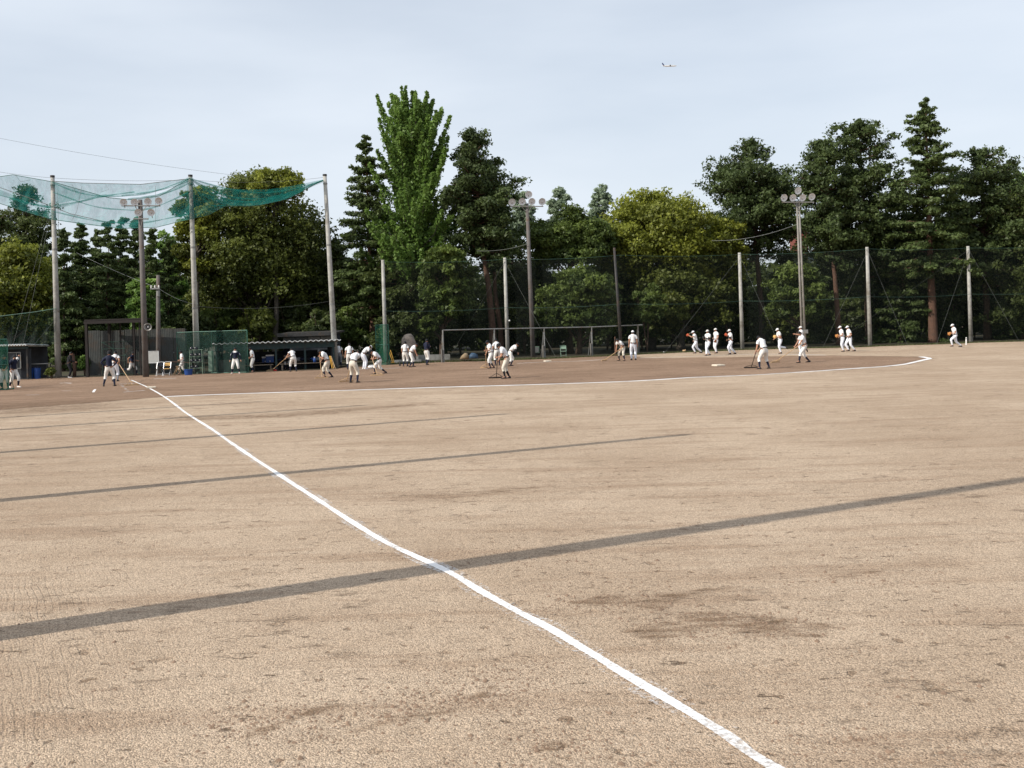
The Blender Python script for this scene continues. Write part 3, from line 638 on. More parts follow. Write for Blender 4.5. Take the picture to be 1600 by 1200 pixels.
for (k, x, yt, r, c, Y, n, lab) in (('hinoki', 800, 372, 48, 'dark', 93, 12000, 'dark tree filling the gap behind the middle lamp pole'), ('hinoki', 596, 322, 34, 'cedar', 89, 10000, 'dark narrow tree between the pointed conifer and the poplar'),
        ('hinoki', 688, 330, 48, 'mid', 93, 13000, 'green tree under the right side of the poplar'), ('broad', 478, 340, 50, 'dark', 93, 14000, 'dark tree filling the right flank of the big round oak'), ('broad', 352, 372, 60, 'olive', 92, 14000, 'dark olive tree left below the big round oak'),
        ('hinoki', 1228, 392, 42, 'dark', 96, 10000, 'dark lower tree behind the right lamp pole shaft'), ('hinoki', 1402, 282, 46, 'hinoki', 92, 15000, 'dark tree filling between the tall jagged cypress and the spired conifer'), ('hinoki', 1492, 300, 40, 'cedar', 91, 12000, 'dark green tree between the spired conifer and the next cypress'),
        ('hinoki', 1572, 262, 46, 'hinoki', 93, 15000, 'broad dark cypress crown near the right edge'), ('hinoki', 1130, 392, 40, 'dark', 95, 9000, 'dark low tree left of the wide dark cypress trunk'), ('broad', 840, 398, 44, 'dark', 90, 11000, 'dark tree below the dome-shaped evergreen beside the lamp pole'),
        ('hinoki', 1310, 330, 50, 'hinoki', 93, 13000, 'dark foliage tree joining the two cypresses right of the lamp pole'), ('broad', 960, 380, 60, 'mid', 93, 14000, 'shaded green tree between the dome evergreen and the yellow-green oak'), ('hinoki', 60, 385, 40, 'dark', 93, 10000, 'dark tree directly behind the leftmost tall pole'),
        ('hinoki', 178, 400, 60, 'cedar', 93, 13000, 'darker green trees joined behind the slim cedars')):
    tree(k, lab, x, yt, Y, r, 560, c, n, tr=.22)
# shrubs filling behind the fence
sh = [(-10, 470, 84), (40, 500, 80), (72, 480, 86), (118, 470, 78), (300, 470, 80), (345, 450, 84), (400, 470, 82), (455, 455, 84), (500, 470, 80), (545, 468, 82), (600, 470, 87), (655, 480, 85), (720, 465, 88), (775, 470, 90),
      (820, 450, 86), (860, 490, 84), (950, 470, 88), (1005, 480, 86), (1050, 460, 90), (1100, 455, 88), (1140, 430, 90), (1185, 440, 95), (1220, 470, 88), (1290, 450, 92), (1330, 460, 88), (1375, 440, 92), (1430, 470, 88), (1480, 480, 88), (1525, 470, 92), (1570, 480, 88), (1615, 470, 86)]
spots_ = ['the leftmost dugout', 'the left dugout roof', 'the leftmost tall pole', 'the cage left post', 'the wide green screen', 'the dugout roof left end', 'the dugout roof middle', 'the small shed', 'the right tall pole', 'the green net panel',
          'the standing stone', 'the navy-shirted player', 'the left end of the long pipe frame', 'the leaning red trunks', 'the middle lamp pole foot', 'the middle of the pipe frame', 'the right half of the pipe frame', 'the pipe frame right end',
          'the first white-capped players', 'the pair of walking white-capped players', 'the gap pole right of the players', 'the cypress trunk', 'the jogging player with the yellow glove', 'the leaning trunk', 'the two runners', 'the second right fence pole', 'the thick red trunk', 'the shade right of the thick trunk', 'the rightmost runner', 'the last fence pole', 'the right edge of the field']
for i, (x, y, Y) in enumerate(sh):
    tree('shrub', 'dark leafy undergrowth bush behind ' + spots_[i], x, y, Y + 1.5, 34, 600, ('dark', 'mid', 'olive', 'dark')[i % 4], 6500, cat='shrub', group='undergrowth bushes behind the fence', leaf=.2, bark='bark')
# distant wood that reads as one mass
C = []; R_ = []; T = []
for k in range(1900):
    px = random.uniform(-250, 1850); Y = random.uniform(104, 122); zt = 9.2 + 1.3 * math.sin(px * .013) + .9 * math.sin(px * .041); p = gx(px, Y)
    z = random.uniform(.3, zt); w = random.uniform(.8, 1.5); C.append(np.array([p[0], Y, z])); R_.append((w, w, w * .8)); T.append(random.uniform(0, .6))
o = add_leaves('background_wood', C, R_, 60, .42, T, LM['dark'], None, seed=5); tag(o, 'dense dark wood behind all the trees', 'woodland', kind='stuff')

# ------------------------------------------------------------------ far houses seen through gaps
def house(name, label, pxa, pxb, yt, Y, m, rm):
    a = at(pxa, yt, Y); b = at(pxb, yt, Y); w = b[0] - a[0]; h = (a[2] + b[2]) / 2; e = empty(name, ((a[0] + b[0]) / 2, Y, 0), label=label, cat='building')
    mb = MB(); mb.box((0, 3, h / 2), (w, 6, h)); mb.build('wall', m, e)
    mb = MB(); mb.add([(-w / 2 - .4, -.4, h), (w / 2 + .4, -.4, h), (w / 2 + .4, 6.4, h), (-w / 2 - .4, 6.4, h), (-w / 2, 3, h + 1.4), (w / 2, 3, h + 1.4)], [(0, 1, 5, 4), (2, 3, 4, 5), (0, 4, 3), (1, 2, 5), (3, 2, 1, 0)]); mb.build('roof', rm, e)
    for k in range(max(1, int(w / 3))):
        for zz in range(max(1, int(h / 3))):
            mb = MB(); mb.box((-w / 2 + 1.5 + 3 * k, -.03, 1.6 + 3 * zz), (1.2, .08, 1.3)); mb.build('window', M['window_dark'], e)
house('brick_building', 'red brick building glimpsed between the right lamp pole and the cypress', 1251, 1262, 360, 150, M['brick'], M['brick'])
house('white_house', 'white house glimpsed through the cedars behind the left lamp pole', 150, 262, 418, 150, M['wall_white'], M['corr'])

# ------------------------------------------------------------------ poles
def catenary(a, b, sag, n=14):
    a = np.array(a, float); b = np.array(b, float); return [a + (b - a) * (i / n) - np.array([0, 0, sag * 4 * (i / n) * (1 - i / n)]) for i in range(n + 1)]
TALLG = 'tall concrete net poles'
tall = []
def tall_pole(label, base, H, r=.21, lean=(0, 0)):
    e = empty('net_pole', base, label=label, cat='pole', group=TALLG)
    mb = MB(); mb.tube([(0, 0, 0), (lean[0] * .5, lean[1] * .5, H * .5), (lean[0], lean[1], H)], [r, r * .82, r * .62], 14); mb.build('shaft', M['concrete'], e, smooth=True)
    for z in (H * .33, H * .64, H * .96):
        mb = MB(); rr = r * (1 - .38 * z / H) + .02; mb.tube([(lean[0] * z / H, 0, z - .05), (lean[0] * z / H, 0, z + .05)], rr, 14); mb.build('steel_band', M['steel'], e)
    mb = MB(); mb.tube([(lean[0], lean[1], H), (lean[0], lean[1], H + .12)], r * .72, 12); mb.build('cap', M['steel_dark'], e)
    return e
for (bx, by, tx, ty, lab) in ((91.5, 590, 82, 277, 'leftmost tall concrete pole carrying the teal net'), (308.5, 583, 297.5, 276, 'middle tall concrete pole where the teal net is tied up'), (524.5, 574, 507.5, 275, 'right tall concrete pole at the end of the dugout')):
    b = gp(bx, by); t = at(tx, ty, b[1]); tall.append((b, t)); tall_pole(lab, b, t[2], .2, (t[0] - b[0], 0))
# poles of the same net line outside the left edge: they throw the long shadows over the field
SD = np.array([math.sin(SHADOW_AZ), math.cos(SHADOW_AZ)]); SL = 12.2 / math.tan(SUN_EL)
for i, (tp, lab) in enumerate((((1655, 741), 'nearest'), ((1062, 680), 'second'), ((780, 647.5), 'third'), ((560, 634), 'fourth'), ((400, 628), 'fifth'))):
    tip = gp(*tp)[:2]; b = tip - SD * SL
    tall_pole('tall concrete net pole outside the left edge, ' + lab + ' from the camera, casting a long shadow', (b[0], b[1], 0), 12.2, .24 if i == 0 else .20)
# far fence
FP = [(603, 566, 404, 'left end beside the green net panel'), (793.5, 559, 400, 'behind the raking players in the middle'), (973, 554, 402, 'behind the bending player'), (1160, 546, 393, 'right of the walking white-capped players'), (1359.5, 541, 392, 'beside the two runners'), (1517, 534.5, 391, 'near the right edge beside the running player'), (1690, 529, 390, 'outside the right edge')]
fpos = []
fence = empty('net_fence', (0, 80, 0), label='far field fence of dark green netting hung on wires between grey concrete posts', cat='fence')
for (bx, by, ty, lab) in FP:
    b = gp(bx, by); H = 7.7; fpos.append(b)
    if bx == 973: continue
    mb = MB(); c = b - np.array([0, 80, 0]); r0 = .16
    mb.tube([c, c + np.array([0, 0, H])], [r0, r0 * .75], 12); mb.build('post', M['concrete'], fence, smooth=True)
e0 = gp(548, 572); fl = [np.array([fpos[0][0] - 9, fpos[0][1] - .6, 0])] + fpos + [fpos[-1] + np.array([14, 1.5, 0])]
O80 = np.array([0, 80, 0])
for z, nm in ((7.55, 'top'), (3.85, 'mid')):
    mb = MB(); P = []
    for a, b in zip(fl[1:-1], fl[2:]): P += catenary(a + [0, -.2, z], b + [0, -.2, z], .12, 8)[:-1]
    mb.tube([p - O80 for p in P], .013, 5); mb.build('wire', M['cage_pipe'], fence)
V = []; Fc = []
for a, b in zip(fl[1:-1], fl[2:]):
    for k in range(8):
        p = a + (b - a) * k / 8
        for z in (0.02, 3.8, 7.5): V.append((p[0], p[1] + .30 - .12 * math.sin(k * 1.1) * (z < 3), z - .12 * 4 * (k / 8) * (1 - k / 8) * (z > 1)))
nn_ = len(V) // 3
for i in range(nn_ - 1):
    for j in range(2): Fc.append((i * 3 + j, (i + 1) * 3 + j, (i + 1) * 3 + j + 1, i * 3 + j + 1))
mb = MB(); mb.add([np.array(v) - O80 for v in V], Fc); mb.build('net', M['net_dark'], fence)
for (pi, q) in ((1, (700, 562)), (3, (1225, 546)), (3, (1040, 553)), (4, (1425, 541)), (5, (1300, 542)), (5, (1470, 539)), (5, (1600, 533)), (1, (870, 560)), (4, (1290, 545))):
    a = fpos[pi] + [0, -.15, 7.4]; b = gp(*q); b[1] += .8; mb = MB(); mb.tube([a - O80, b - O80], .007, 4); mb.build('guy_wire', M['wire'], fence)
# small white insulator on the middle post
mb = MB(); p = at(796, 501, fpos[1][1] - .25) - O80; mb.ellipsoid(p, (.07, .07, .07)); mb.build('insulator', M['white_paint'], fence)

# lone grey post
b = gp(974, 556); e = empty('utility_pole', (b[0], b[1] + 1.2, 0), label='plain thin grey pole behind the bending white-capped pair', cat='pole')
mb = MB(); mb.tube([(0, 0, 0), (-.3, 0, 8)], [.13, .09], 10); mb.build('shaft', M['steel_dark'], e, smooth=True)

def lamp_head(parent, p, r, aim=(.25, -1, -.35), name='lamp'):
    ax = Vector(aim).normalized()
    mb = MB(); mb.lathe([(r * .18, -r * 1.1), (r * .3, -r * 1.0), (r * .45, -r * .6), (r * .8, -r * .25), (r, 0), (r * 1.03, .02), (r * .96, .0), (r * .78, -r * .2), (r * .42, -r * .5)], p, ax, 16)
    o = mb.build(name, M['lens'], parent, smooth=True)
    mb = MB(); mb.lathe([(0.001, -r * .28), (r * .5, -r * .3), (r * .86, -r * .08)], p, ax, 14); mb.build('reflector', M['lamp_in'], o, smooth=True)
    mb = MB(); mb.lathe([(.001, r * .05), (r * .14, 0), (r * .2, -r * .15), (r * .12, -r * .35)], p, ax, 10); mb.build('bulb', M['white_paint'], o, smooth=True)
LP = (
 ('light_pole', 'left lamp pole with six round floodlights behind the teal net', (228, 589), (219, 312), [(193, 316), (210, 316), (231, 315), (248, 314), (216, 332), (236, 332)], [(321.5, 190, 250), (342, 208, 232)], 5.6, 'one', M['concrete_dark']),
 ('light_pole', 'middle lamp pole with five round floodlights', (833, 558), (823.5, 318), [(800, 316), (816, 315), (826, 304), (831, 315), (847, 315)], [(322.5, 797, 849)], 5.6, 'one', M['concrete_dark']),
 ('light_pole', 'right double-shaft lamp pole with five round floodlights', (1256, 547), (1246.5, 314), [(1225, 309), (1239, 309), (1247, 298), (1254, 309), (1268.5, 307.5)], [(316, 1222, 1272)], 5.6, 'two', M['concrete_mid']))
for (nm, lab, bs, tp, lamps, bars, rpx, kind, mm) in LP:
    b = gp(*bs); Y = b[1]; t = at(tp[0], tp[1], Y); e = empty(nm, b, label=lab, cat='lamp pole', group='floodlight poles')
    if kind == 'two':
        for s_ in (-.10, .12):
            mb = MB(); mb.tube([(s_, 0, 0), (t[0] - b[0] + s_ * .7, 0, t[2])], [.085, .065], 10); mb.build('shaft', mm, e, smooth=True)
        for z in np.arange(1, t[2], 1.1):
            mb = MB(); mb.box(((t[0] - b[0]) * z / t[2], 0, z), (.3, .05, .06)); mb.build('rung', M['steel'], e)
    else:
        mb = MB(); mb.tube([(0, 0, 0), (t[0] - b[0], 0, t[2])], [.19, .13], 12); mb.build('shaft', mm, e, smooth=True)
    for (y, x0, x1) in bars:
        p = at(x0, y + (800 - x0) * 0, Y - .2) - b; q = at(x1, y - (x1 - x0) * ROLL * .0, Y - .2) - b
        mb = MB(); mb.tube([p, q], .04, 6); mb.build('crossbar', M['steel'], e)
        m_ = (t - b); mb = MB()
        for s_ in (.35, .65): w = p + (q - p) * s_; mb.tube([w, (m_[0], -.12, w[2] - .55)], .022, 5)
        mb.build('brace', M['steel'], e)
    for (lx, ly) in lamps:
        p = at(lx, ly, Y - .3) - b; lamp_head(e, p, rpx * Y / F)
        mb = MB(); mb.tube([p + [0, .1, -.05], p + [0, .2, -.32]], .025, 5); mb.build('bracket', M['steel'], e)
LPb = [gp(*x[2]) for x in LP]
# sign plate on right lamp pole
p = at(1258, 518, LPb[2][1] - .25); e = empty('sign_plate', (p[0], p[1], p[2]), label='small blank grey plate fixed low on the right lamp pole', cat='sign')
mb = MB(); mb.box((0, 0, 0), (.42, .03, .28)); mb.build('plate', M['steel'], e); mb = MB(); mb.box((0, .05, 0), (.05, .07, .3)); mb.build('bracket', M['steel_dark'], e)
# horn speaker on left lamp pole
p = at(231, 511, LPb[0][1] - .35); e = empty('horn_speaker', p, label='grey horn loudspeaker on the left lamp pole', cat='loudspeaker')
mb = MB(); mb.lathe([(.05, -.42), (.07, -.3), (.10, -.18), (.2, -.03), (.24, .03), (.22, .03), (.12, -.1)], (0, 0, 0), (.15, -1, -.1), 16); mb.build('horn', M['steel'], e, smooth=True)
mb = MB(); mb.lathe([(.001, .0), (.05, -.02), (.07, -.12)], (0, 0, 0), (.15, -1, -.1), 10); mb.build('phase_plug', M['lamp_in'], e)
mb = MB(); mb.tube([(-.05, .1, 0), (-.1, .35, 0)], .03, 6); mb.build('bracket', M['steel_dark'], e)
# utility pole
b = gp(246, 587); Y = b[1] + 1.0; b = gx(246, Y); t = at(247, 430, Y); e = empty('utility_pole', b, label='grey utility pole with small crossarm right of the left lamp pole', cat='pole')
mb = MB(); mb.tube([(0, 0, 0), (t[0] - b[0], 0, t[2])], [.16, .11], 10); mb.build('shaft', M['concrete_dark'], e, smooth=True)
mb = MB(); z = at(245, 451, Y)[2]; mb.box((0, -.15, z), (.6, .09, .09)); mb.build('crossarm', M['steel'], e)
for s_ in (-.24, 0, .24):
    mb = MB(); mb.lathe([(.03, 0), (.055, .03), (.03, .08), (.05, .12), (.02, .16)], (s_, -.15, z + .05), (0, 0, 1), 8); mb.build('insulator', M['white_paint'], e)
mb = MB(); mb.tube([(.18, -.1, z - .5), (.18, -.1, z - .15)], .11, 10); mb.build('transformer', M['steel'], e)
# overhead wires
def wire(label, pts, r=.012, m='wire'):
    mb = MB(); mb.tube(pts, r, 5); o = mb.build('overhead_wire', M[m]); return tag(o, label, 'wire')
wire('long thin wire sloping down across the upper left sky', catenary(at(-80, 200, 66), at(395, 277, 72), .25), .008)
wire('upper of the thin wires between the left tall poles', catenary(at(-60, 258, 66), at(82, 278, 66), .1) + catenary(at(82, 278, 66), at(297, 281, 69), .12)[1:] + catenary(at(297, 281, 69), at(507, 277, 72), .25)[1:], .009)
wire('cable sloping from behind the lamp pole to the middle tall pole', catenary(at(120, 395, 72), at(247, 450, 66), .1) + catenary(at(247, 450, 66), at(303, 475, 66), .15)[1:], .007, 'wire_pale')
wire('thin cable running from the middle tall pole to the right tall pole at mid height', catenary(at(303, 478, 66), at(513, 471, 69), .3), .006, 'wire')
wire('pale cable left of the right lamp pole', catenary(at(1112, 376, 80), at(1246, 350, 78), .35), .011, 'wire_pale')
wire('dark cable from the leaning cypress to the middle lamp pole', catenary(at(745, 392, 80), at(828, 380, 78), .2), .016)
for (q, lab) in (((20, 540), 'steep left guy wire beside the left dugout'), ((36, 538), 'middle guy wire slanting down to the left dugout'), ((52, 540), 'shallow guy wire slanting from the leftmost tall pole')):
    wire(lab, [at(86, 300 if q[0] < 40 else 500, 66), at(q[0], q[1], 63)], .006, 'wire')

# teal nets
def netsheet(top, low, Y, parent, m, name='net_panel', fold=.5, nz_=7):
    xs = np.linspace(top[0][0], top[-1][0], 40)
    ty = np.interp(xs, [p[0] for p in top], [p[1] for p in top]); lx = np.linspace(low[0][0], low[-1][0], 40); ly = np.interp(lx, [p[0] for p in low], [p[1] for p in low])
    def sm(y): 
        k = np.array([1, 2, 3, 4, 3, 2, 1]) / 16; return np.convolve(np.pad(y, 3, mode='edge'), k, 'valid')
    ty = sm(ty); ly = sm(ly); V = []
    for i in range(40):
        for j in range(nz_):
            f = j / (nz_ - 1); y = ty[i] + (ly[i] - ty[i]) * f; x = xs[i] + (lx[i] - xs[i]) * f
            yy = Y(x) if callable(Y) else Y
            V.append(at(x, y, yy + fold * math.sin(f * PI) + .15 * math.sin(i * 1.3 + j)) - np.array([0, 66, 0]))
    mb = MB(); mb.add(V, [(i * nz_ + j, (i + 1) * nz_ + j, (i + 1) * nz_ + j + 1, i * nz_ + j + 1) for i in range(39) for j in range(nz_ - 1)]); return mb.build(name, m, parent, smooth=True)
net = empty('overhead_net', (0, 66, 0), label='sagging teal safety net slung between the tops of the three left tall poles', cat='net')
def YB(x): return float(np.interp(x, [82, 297, 507], [66.1, 66.3, 69.2])) - .25
netsheet([(-80, 262), (0, 276), (20, 273), (50, 279), (82, 284)], [(-80, 292), (0, 318), (45, 333), (82, 343)], YB, net, M['net_teal'])
netsheet([(82, 284), (125, 296), (170, 309), (205, 312), (250, 306), (280, 290), (297, 278)], [(82, 343), (130, 351), (190, 357.5), (245, 355), (297, 342)], YB, net, M['net_teal'])
netsheet([(82, 283), (150, 287), (220, 288), (297, 279)], [(82, 320), (120, 312), (170, 307), (240, 300), (297, 281)], 69, net, M['net_teal'])
netsheet([(-80, 275), (0, 296), (45, 316), (90, 324), (130, 312), (165, 302)], [(-80, 285), (0, 304), (45, 322), (90, 327), (130, 315), (170, 303)], 66.8, net, M['net_teal_dense'])
netsheet([(225, 311), (260, 298), (285, 285), (297, 278)], [(225, 313.5), (260, 303), (285, 291), (297, 283)], 66.6, net, M['net_teal_dense'])
netsheet([(297, 278), (335, 290), (370, 296), (420, 296), (460, 290), (505, 280)], [(297, 342), (325, 336), (352, 321), (400, 322), (450, 311), (505, 281)], YB, net, M['net_teal'])
netsheet([(315, 300), (345, 311), (390, 315), (440, 306), (505, 281)], [(315, 304), (345, 319), (390, 322), (440, 314), (505, 284)], 68.6, net, M['net_teal_dense'])
netsheet([(291, 278), (297, 276), (303, 279)], [(294, 342), (300, 344), (306, 340)], 66.1, net, M['net_teal_dense'], fold=-.2)
for (P, lab) in (([(-80, 263), (0, 276), (20, 273), (82, 284), (170, 309), (205, 312), (250, 306), (297, 278)], 1), ([(-80, 293), (0, 318), (82, 343), (190, 357), (245, 355), (297, 342), (325, 336), (352, 322), (400, 322), (450, 311), (505, 281)], 1), ([(0, 293), (70, 318), (110, 334), (180, 350)], 1), ([(82, 283), (130, 286), (220, 288), (297, 279)], 1)):
    mb = MB(); mb.tube([at(x, y, YB(x) - .05) - np.array([0, 66, 0]) for x, y in P], .02, 5); mb.build('edge_rope', M['wire'] if P[0][0] != -80 else M['green_paint'], net)
for P in ([(82, 285), (120, 302), (165, 308), (230, 304), (297, 279)], [(297, 279), (330, 298), (375, 312), (430, 309), (505, 282)], [(297, 280), (335, 306), (380, 318), (440, 309), (505, 282)], [(297, 279), (345, 293), (400, 303), (455, 297), (505, 282)],
          [(82, 300), (150, 325), (230, 330), (297, 300)], [(-80, 283), (0, 305), (60, 322), (82, 324)], [(82, 322), (120, 316), (170, 305), (210, 300)], [(297, 285), (275, 297), (240, 306), (200, 311)], [(297, 282), (270, 292), (235, 300), (190, 306)], [(82, 330), (150, 346), (220, 350), (297, 334)], [(300, 283), (312, 305), (330, 322), (352, 321)]):
    xs = np.linspace(P[0][0], P[-1][0], 22); fl2 = P[0][0] > P[-1][0]; Q = sorted(P); ys = np.interp(xs, [p[0] for p in Q], [p[1] for p in Q]); ys[2:-2] = np.convolve(ys, np.ones(5) / 5, 'valid')
    mb = MB(); mb.tube([at(x, y, YB(x) - .1) - np.array([0, 66, 0]) for x, y in zip(xs, ys)], [.02 + .035 * abs(math.sin(i * .55)) for i in range(22)], 6); mb.build('net_fold', M['net_teal_dense'], net)
for P in ([(112, 287), (118, 300)], [(128, 291), (120, 330), (112, 345)], [(165, 288), (170, 296), (158, 300)], [(243, 291), (243, 350)], [(90, 300), (92, 372)], [(24, 273), (32, 284), (48, 281)]):
    mb = MB(); mb.tube([at(x, y, YB(x) - .15) - np.array([0, 66, 0]) for x, y in P], .009, 4); mb.build('tie_cord', M['wire'], net)
side = empty('side_net', (0, 66, 0), label='dark green net hanging low between the left edge and the leftmost tall pole', cat='net')
netsheet([(-60, 488), (0, 494), (50, 488), (88, 482)], [(-60, 545), (0, 550), (50, 545), (88, 536)], 65.4, side, M['net_side'], nz_=5)
mb = MB(); mb.tube([at(x, y, 65.3) - np.array([0, 66, 0]) for x, y in ((-60, 488), (0, 494), (50, 488), (88, 482))], .02, 5); mb.build('edge_rope', M['green_paint'], side)

# ------------------------------------------------------------------ buildings at the left
def corr_sheet(name, a, b, z0, z1, m, parent, waves, amp=.005):      # vertical corrugated sheet from a to b
    a = np.array(a[:2]); b = np.array(b[:2]); d = (b - a); n = np.array([-d[1], d[0]]) / np.linalg.norm(d); k = waves * 4 + 1; V = []
    for i in range(k):
        p = a + d * i / (k - 1) + n * amp * math.sin(i * PI / 2); V += [(p[0], p[1], z0), (p[0], p[1], z1)]
    mb = MB(); mb.add(V, [(2 * i, 2 * i + 2, 2 * i + 3, 2 * i + 1) for i in range(k - 1)]); return mb.build(name, m, parent)
wall = empty('corrugated_wall', gx(210, 67.6), label='tall grey corrugated metal wall behind the batting cage', cat='wall')
wb = np.array(gx(210, 67.6)); A = gx(138, 67.6) - wb; B = gx(290, 67.9) - wb; npn = 8
for i in range(npn):
    p = A + (B - A) * i / npn; q = A + (B - A) * (i + 1) / npn
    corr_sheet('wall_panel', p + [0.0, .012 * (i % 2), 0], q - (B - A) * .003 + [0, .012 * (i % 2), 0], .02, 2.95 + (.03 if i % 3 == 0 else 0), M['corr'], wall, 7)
for i in (0, 2, 4, 6, 8):
    p = A + (B - A) * i / npn; mb = MB(); mb.box((p[0], p[1] + .1, 1.45), (.08, .08, 2.9)); mb.build('wall_post', M['steel_dark'], wall)
# batting cage frame with roof
cage = empty('batting_cage', gx(180, 65.4), label='dark batting cage frame with a flat roof and green pipe gate', cat='batting cage'); cb = np.array(gx(180, 65.4))
def cp(px, py, Y): return at(px, py, Y) - cb
zr = cp(178, 500, 65.4)[2]; xl = cp(134, 500, 65.4)[0]; xr = cp(223, 500, 65.4)[0]
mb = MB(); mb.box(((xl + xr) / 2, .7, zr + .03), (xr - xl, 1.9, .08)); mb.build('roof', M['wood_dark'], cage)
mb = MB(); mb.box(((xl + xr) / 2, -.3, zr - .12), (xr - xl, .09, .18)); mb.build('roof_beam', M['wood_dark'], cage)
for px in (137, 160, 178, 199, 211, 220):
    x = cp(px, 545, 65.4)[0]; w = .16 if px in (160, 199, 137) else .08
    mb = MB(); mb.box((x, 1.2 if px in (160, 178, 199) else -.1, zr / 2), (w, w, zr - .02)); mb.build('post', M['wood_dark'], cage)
gx0, gx1 = cp(145, 560, 65)[0], cp(211, 560, 65)[0]
gate_z = [.12, .95, 1.3, 1.75]
for z in gate_z + [2.2]:
    mb = MB(); mb.tube([(gx0, 1.1, z), (gx1, 1.1, z)], .014, 6); mb.build('rail', M['cage_pipe'], cage)
for px in (145, 163, 180, 197, 211):
    x = cp(px, 560, 65)[0]; mb = MB(); mb.tube([(x, 1.1, 0), (x, 1.1, 2.2)], .014, 6); mb.build('upright', M['cage_pipe'], cage)
for (p0, p1) in (((163, 1.75), (145, 2.2)), ((180, 1.3), (197, 1.75)), ((197, .95), (180, 1.3))):
    mb = MB(); mb.tube([(cp(p0[0], 560, 65)[0], 1.1, p0[1]), (cp(p1[0], 560, 65)[0], 1.1, p1[1])], .015, 5); mb.build('diagonal', M['cage_pipe'], cage)
mb = MB(); mb.add([(gx0, 1.13, .02), (gx1, 1.13, .02), (gx1, 1.13, 2.2), (gx0, 1.13, 2.2)], [(0, 1, 2, 3)]); mb.build('net', netmat('cage_net', (.01, .02, .018), .25), cage)
# whiteboard
p = at(237.5, 567, 64.7); b = gx(237.5, 64.7); e = empty('whiteboard', b, label='blank grey whiteboard mounted on two legs beside the left lamp pole', cat='whiteboard')
zc = at(237.5, 558, 64.7)[2]
mb = MB(); mb.box((0, 0, zc), (.76, .03, .72)); mb.build('board', M['whiteboard'], e)
for (c, s_) in (((0, -.005, zc + .37), (.8, .05, .03)), ((0, -.005, zc - .37), (.8, .05, .03)), ((-.39, -.005, zc), (.03, .05, .71)), ((.39, -.005, zc), (.03, .05, .71))):
    mb = MB(); mb.box(c, s_); mb.build('frame', M['aluminium'], e)
for s_ in (-.33, .33):
    mb = MB(); mb.tube([(s_, .05, 0), (s_, .05, zc - .37)], .02, 6); mb.build('leg', M['steel_dark'], e)
# folding chairs
def chair(label, px, py, m_back, m_fr=M['aluminium'], yaw=0, group='folding chairs by the backstop'):
    b = gp(px, py); e = empty('folding_chair', b, yaw, label, 'chair', group)
    for s_ in (-.21, .21):
        mb = MB(); mb.tube([(s_, .22, 0), (s_, -.02, .42), (s_, .16, .84)], .017, 6); mb.build('side_frame', m_fr, e)
        mb = MB(); mb.tube([(s_ * .9, -.22, 0), (s_ * .9, .08, .44)], .015, 6); mb.build('leg', m_fr, e)
    mb = MB(); mb.tube([(-.21, .16, .84), (0, .175, .87), (.21, .16, .84)], .018, 6); mb.build('top_rail', m_fr, e)
    mb = MB(); mb.box((0, 0, .44), (.40, .38, .04)); mb.build('seat', m_back, e)
    mb = MB(); mb.box((0, .13, .70), (.38, .03, .2), rx=-.2); mb.build('backrest', m_back, e)
    mb = MB(); mb.tube([(-.2, -.17, .12), (.2, -.17, .12)], .012, 6); mb.build('stretcher', m_fr, e)
    return e
chair('left of two folding chairs, black seat and pale frame, beside the whiteboard', 250.5, 587.5, M['black_plastic'])
chair('right of two folding chairs, tan back, beside the whiteboard', 261.5, 587, M['glove_yellow'])
chair('pale green folding chair alone under the long pipe frame', 880.5, 558, M['chair_green'], M['chair_green'], group=None)
# green screens
def screen(label, xa, xb, ya0, yb0, ytop, netm, mids=(), mt=M['green_paint'], cat='net screen', Y=None, extra=False):
    a = gp(xa, ya0); b = gp(xb, yb0)
    if Y: a = gx(xa, Y); b = gx(xb, Y)
    c = (a + b) / 2; z = at(xa, ytop, a[1])[2]; e = empty('net_screen', c, label=label, cat=cat); a = a - c; b = b - c
    up = np.array([0, 0, z])
    for p in (a, b): mb = MB(); mb.tube([p, p + up], .03, 8); mb.build('upright', mt, e)
    for p in mids: q = a + (b - a) * p; mb = MB(); mb.tube([q, q + up], .018, 6); mb.build('upright', mt, e)
    for f in (.012, .5, 1) if extra else (.015, 1): mb = MB(); mb.tube([a + up * f, b + up * f], .028, 8); mb.build('rail', mt, e)
    for p in (a, b): mb = MB(); mb.tube([p + [0, .55, .03], p + [0, -.35, .03]], .03, 6); mb.tube([p + [0, .55, .03], p + up * .45], .015, 5); mb.build('foot', mt, e)
    mb = MB(); k = 8; V = []
    for i in range(k + 1):
        for j in range(5): V.append(a + (b - a) * i / k + up * j / 4 + np.array([0, .04 * math.sin(i * 1.9 + j), 0]))
    mb.add(V, [(i * 5 + j, (i + 1) * 5 + j, (i + 1) * 5 + j + 1, i * 5 + j + 1) for i in range(k) for j in range(4)]); mb.build('net', netm, e)
    return e
screen('wide dull green net screen standing in front of the middle tall pole', 278, 388, 584.7, 582.5, 519.5, M['net_screen'], (.5,))
screen('narrow bright green net screen at the left end of the far fence', 588.5, 608.5, 570, 570, 508, M['net_green'], extra=True)
screen('green net screen cut off by the left edge in front of the coaches', -22, 13.5, 611, 609, 531, M['net_green'], (.5,), extra=True)
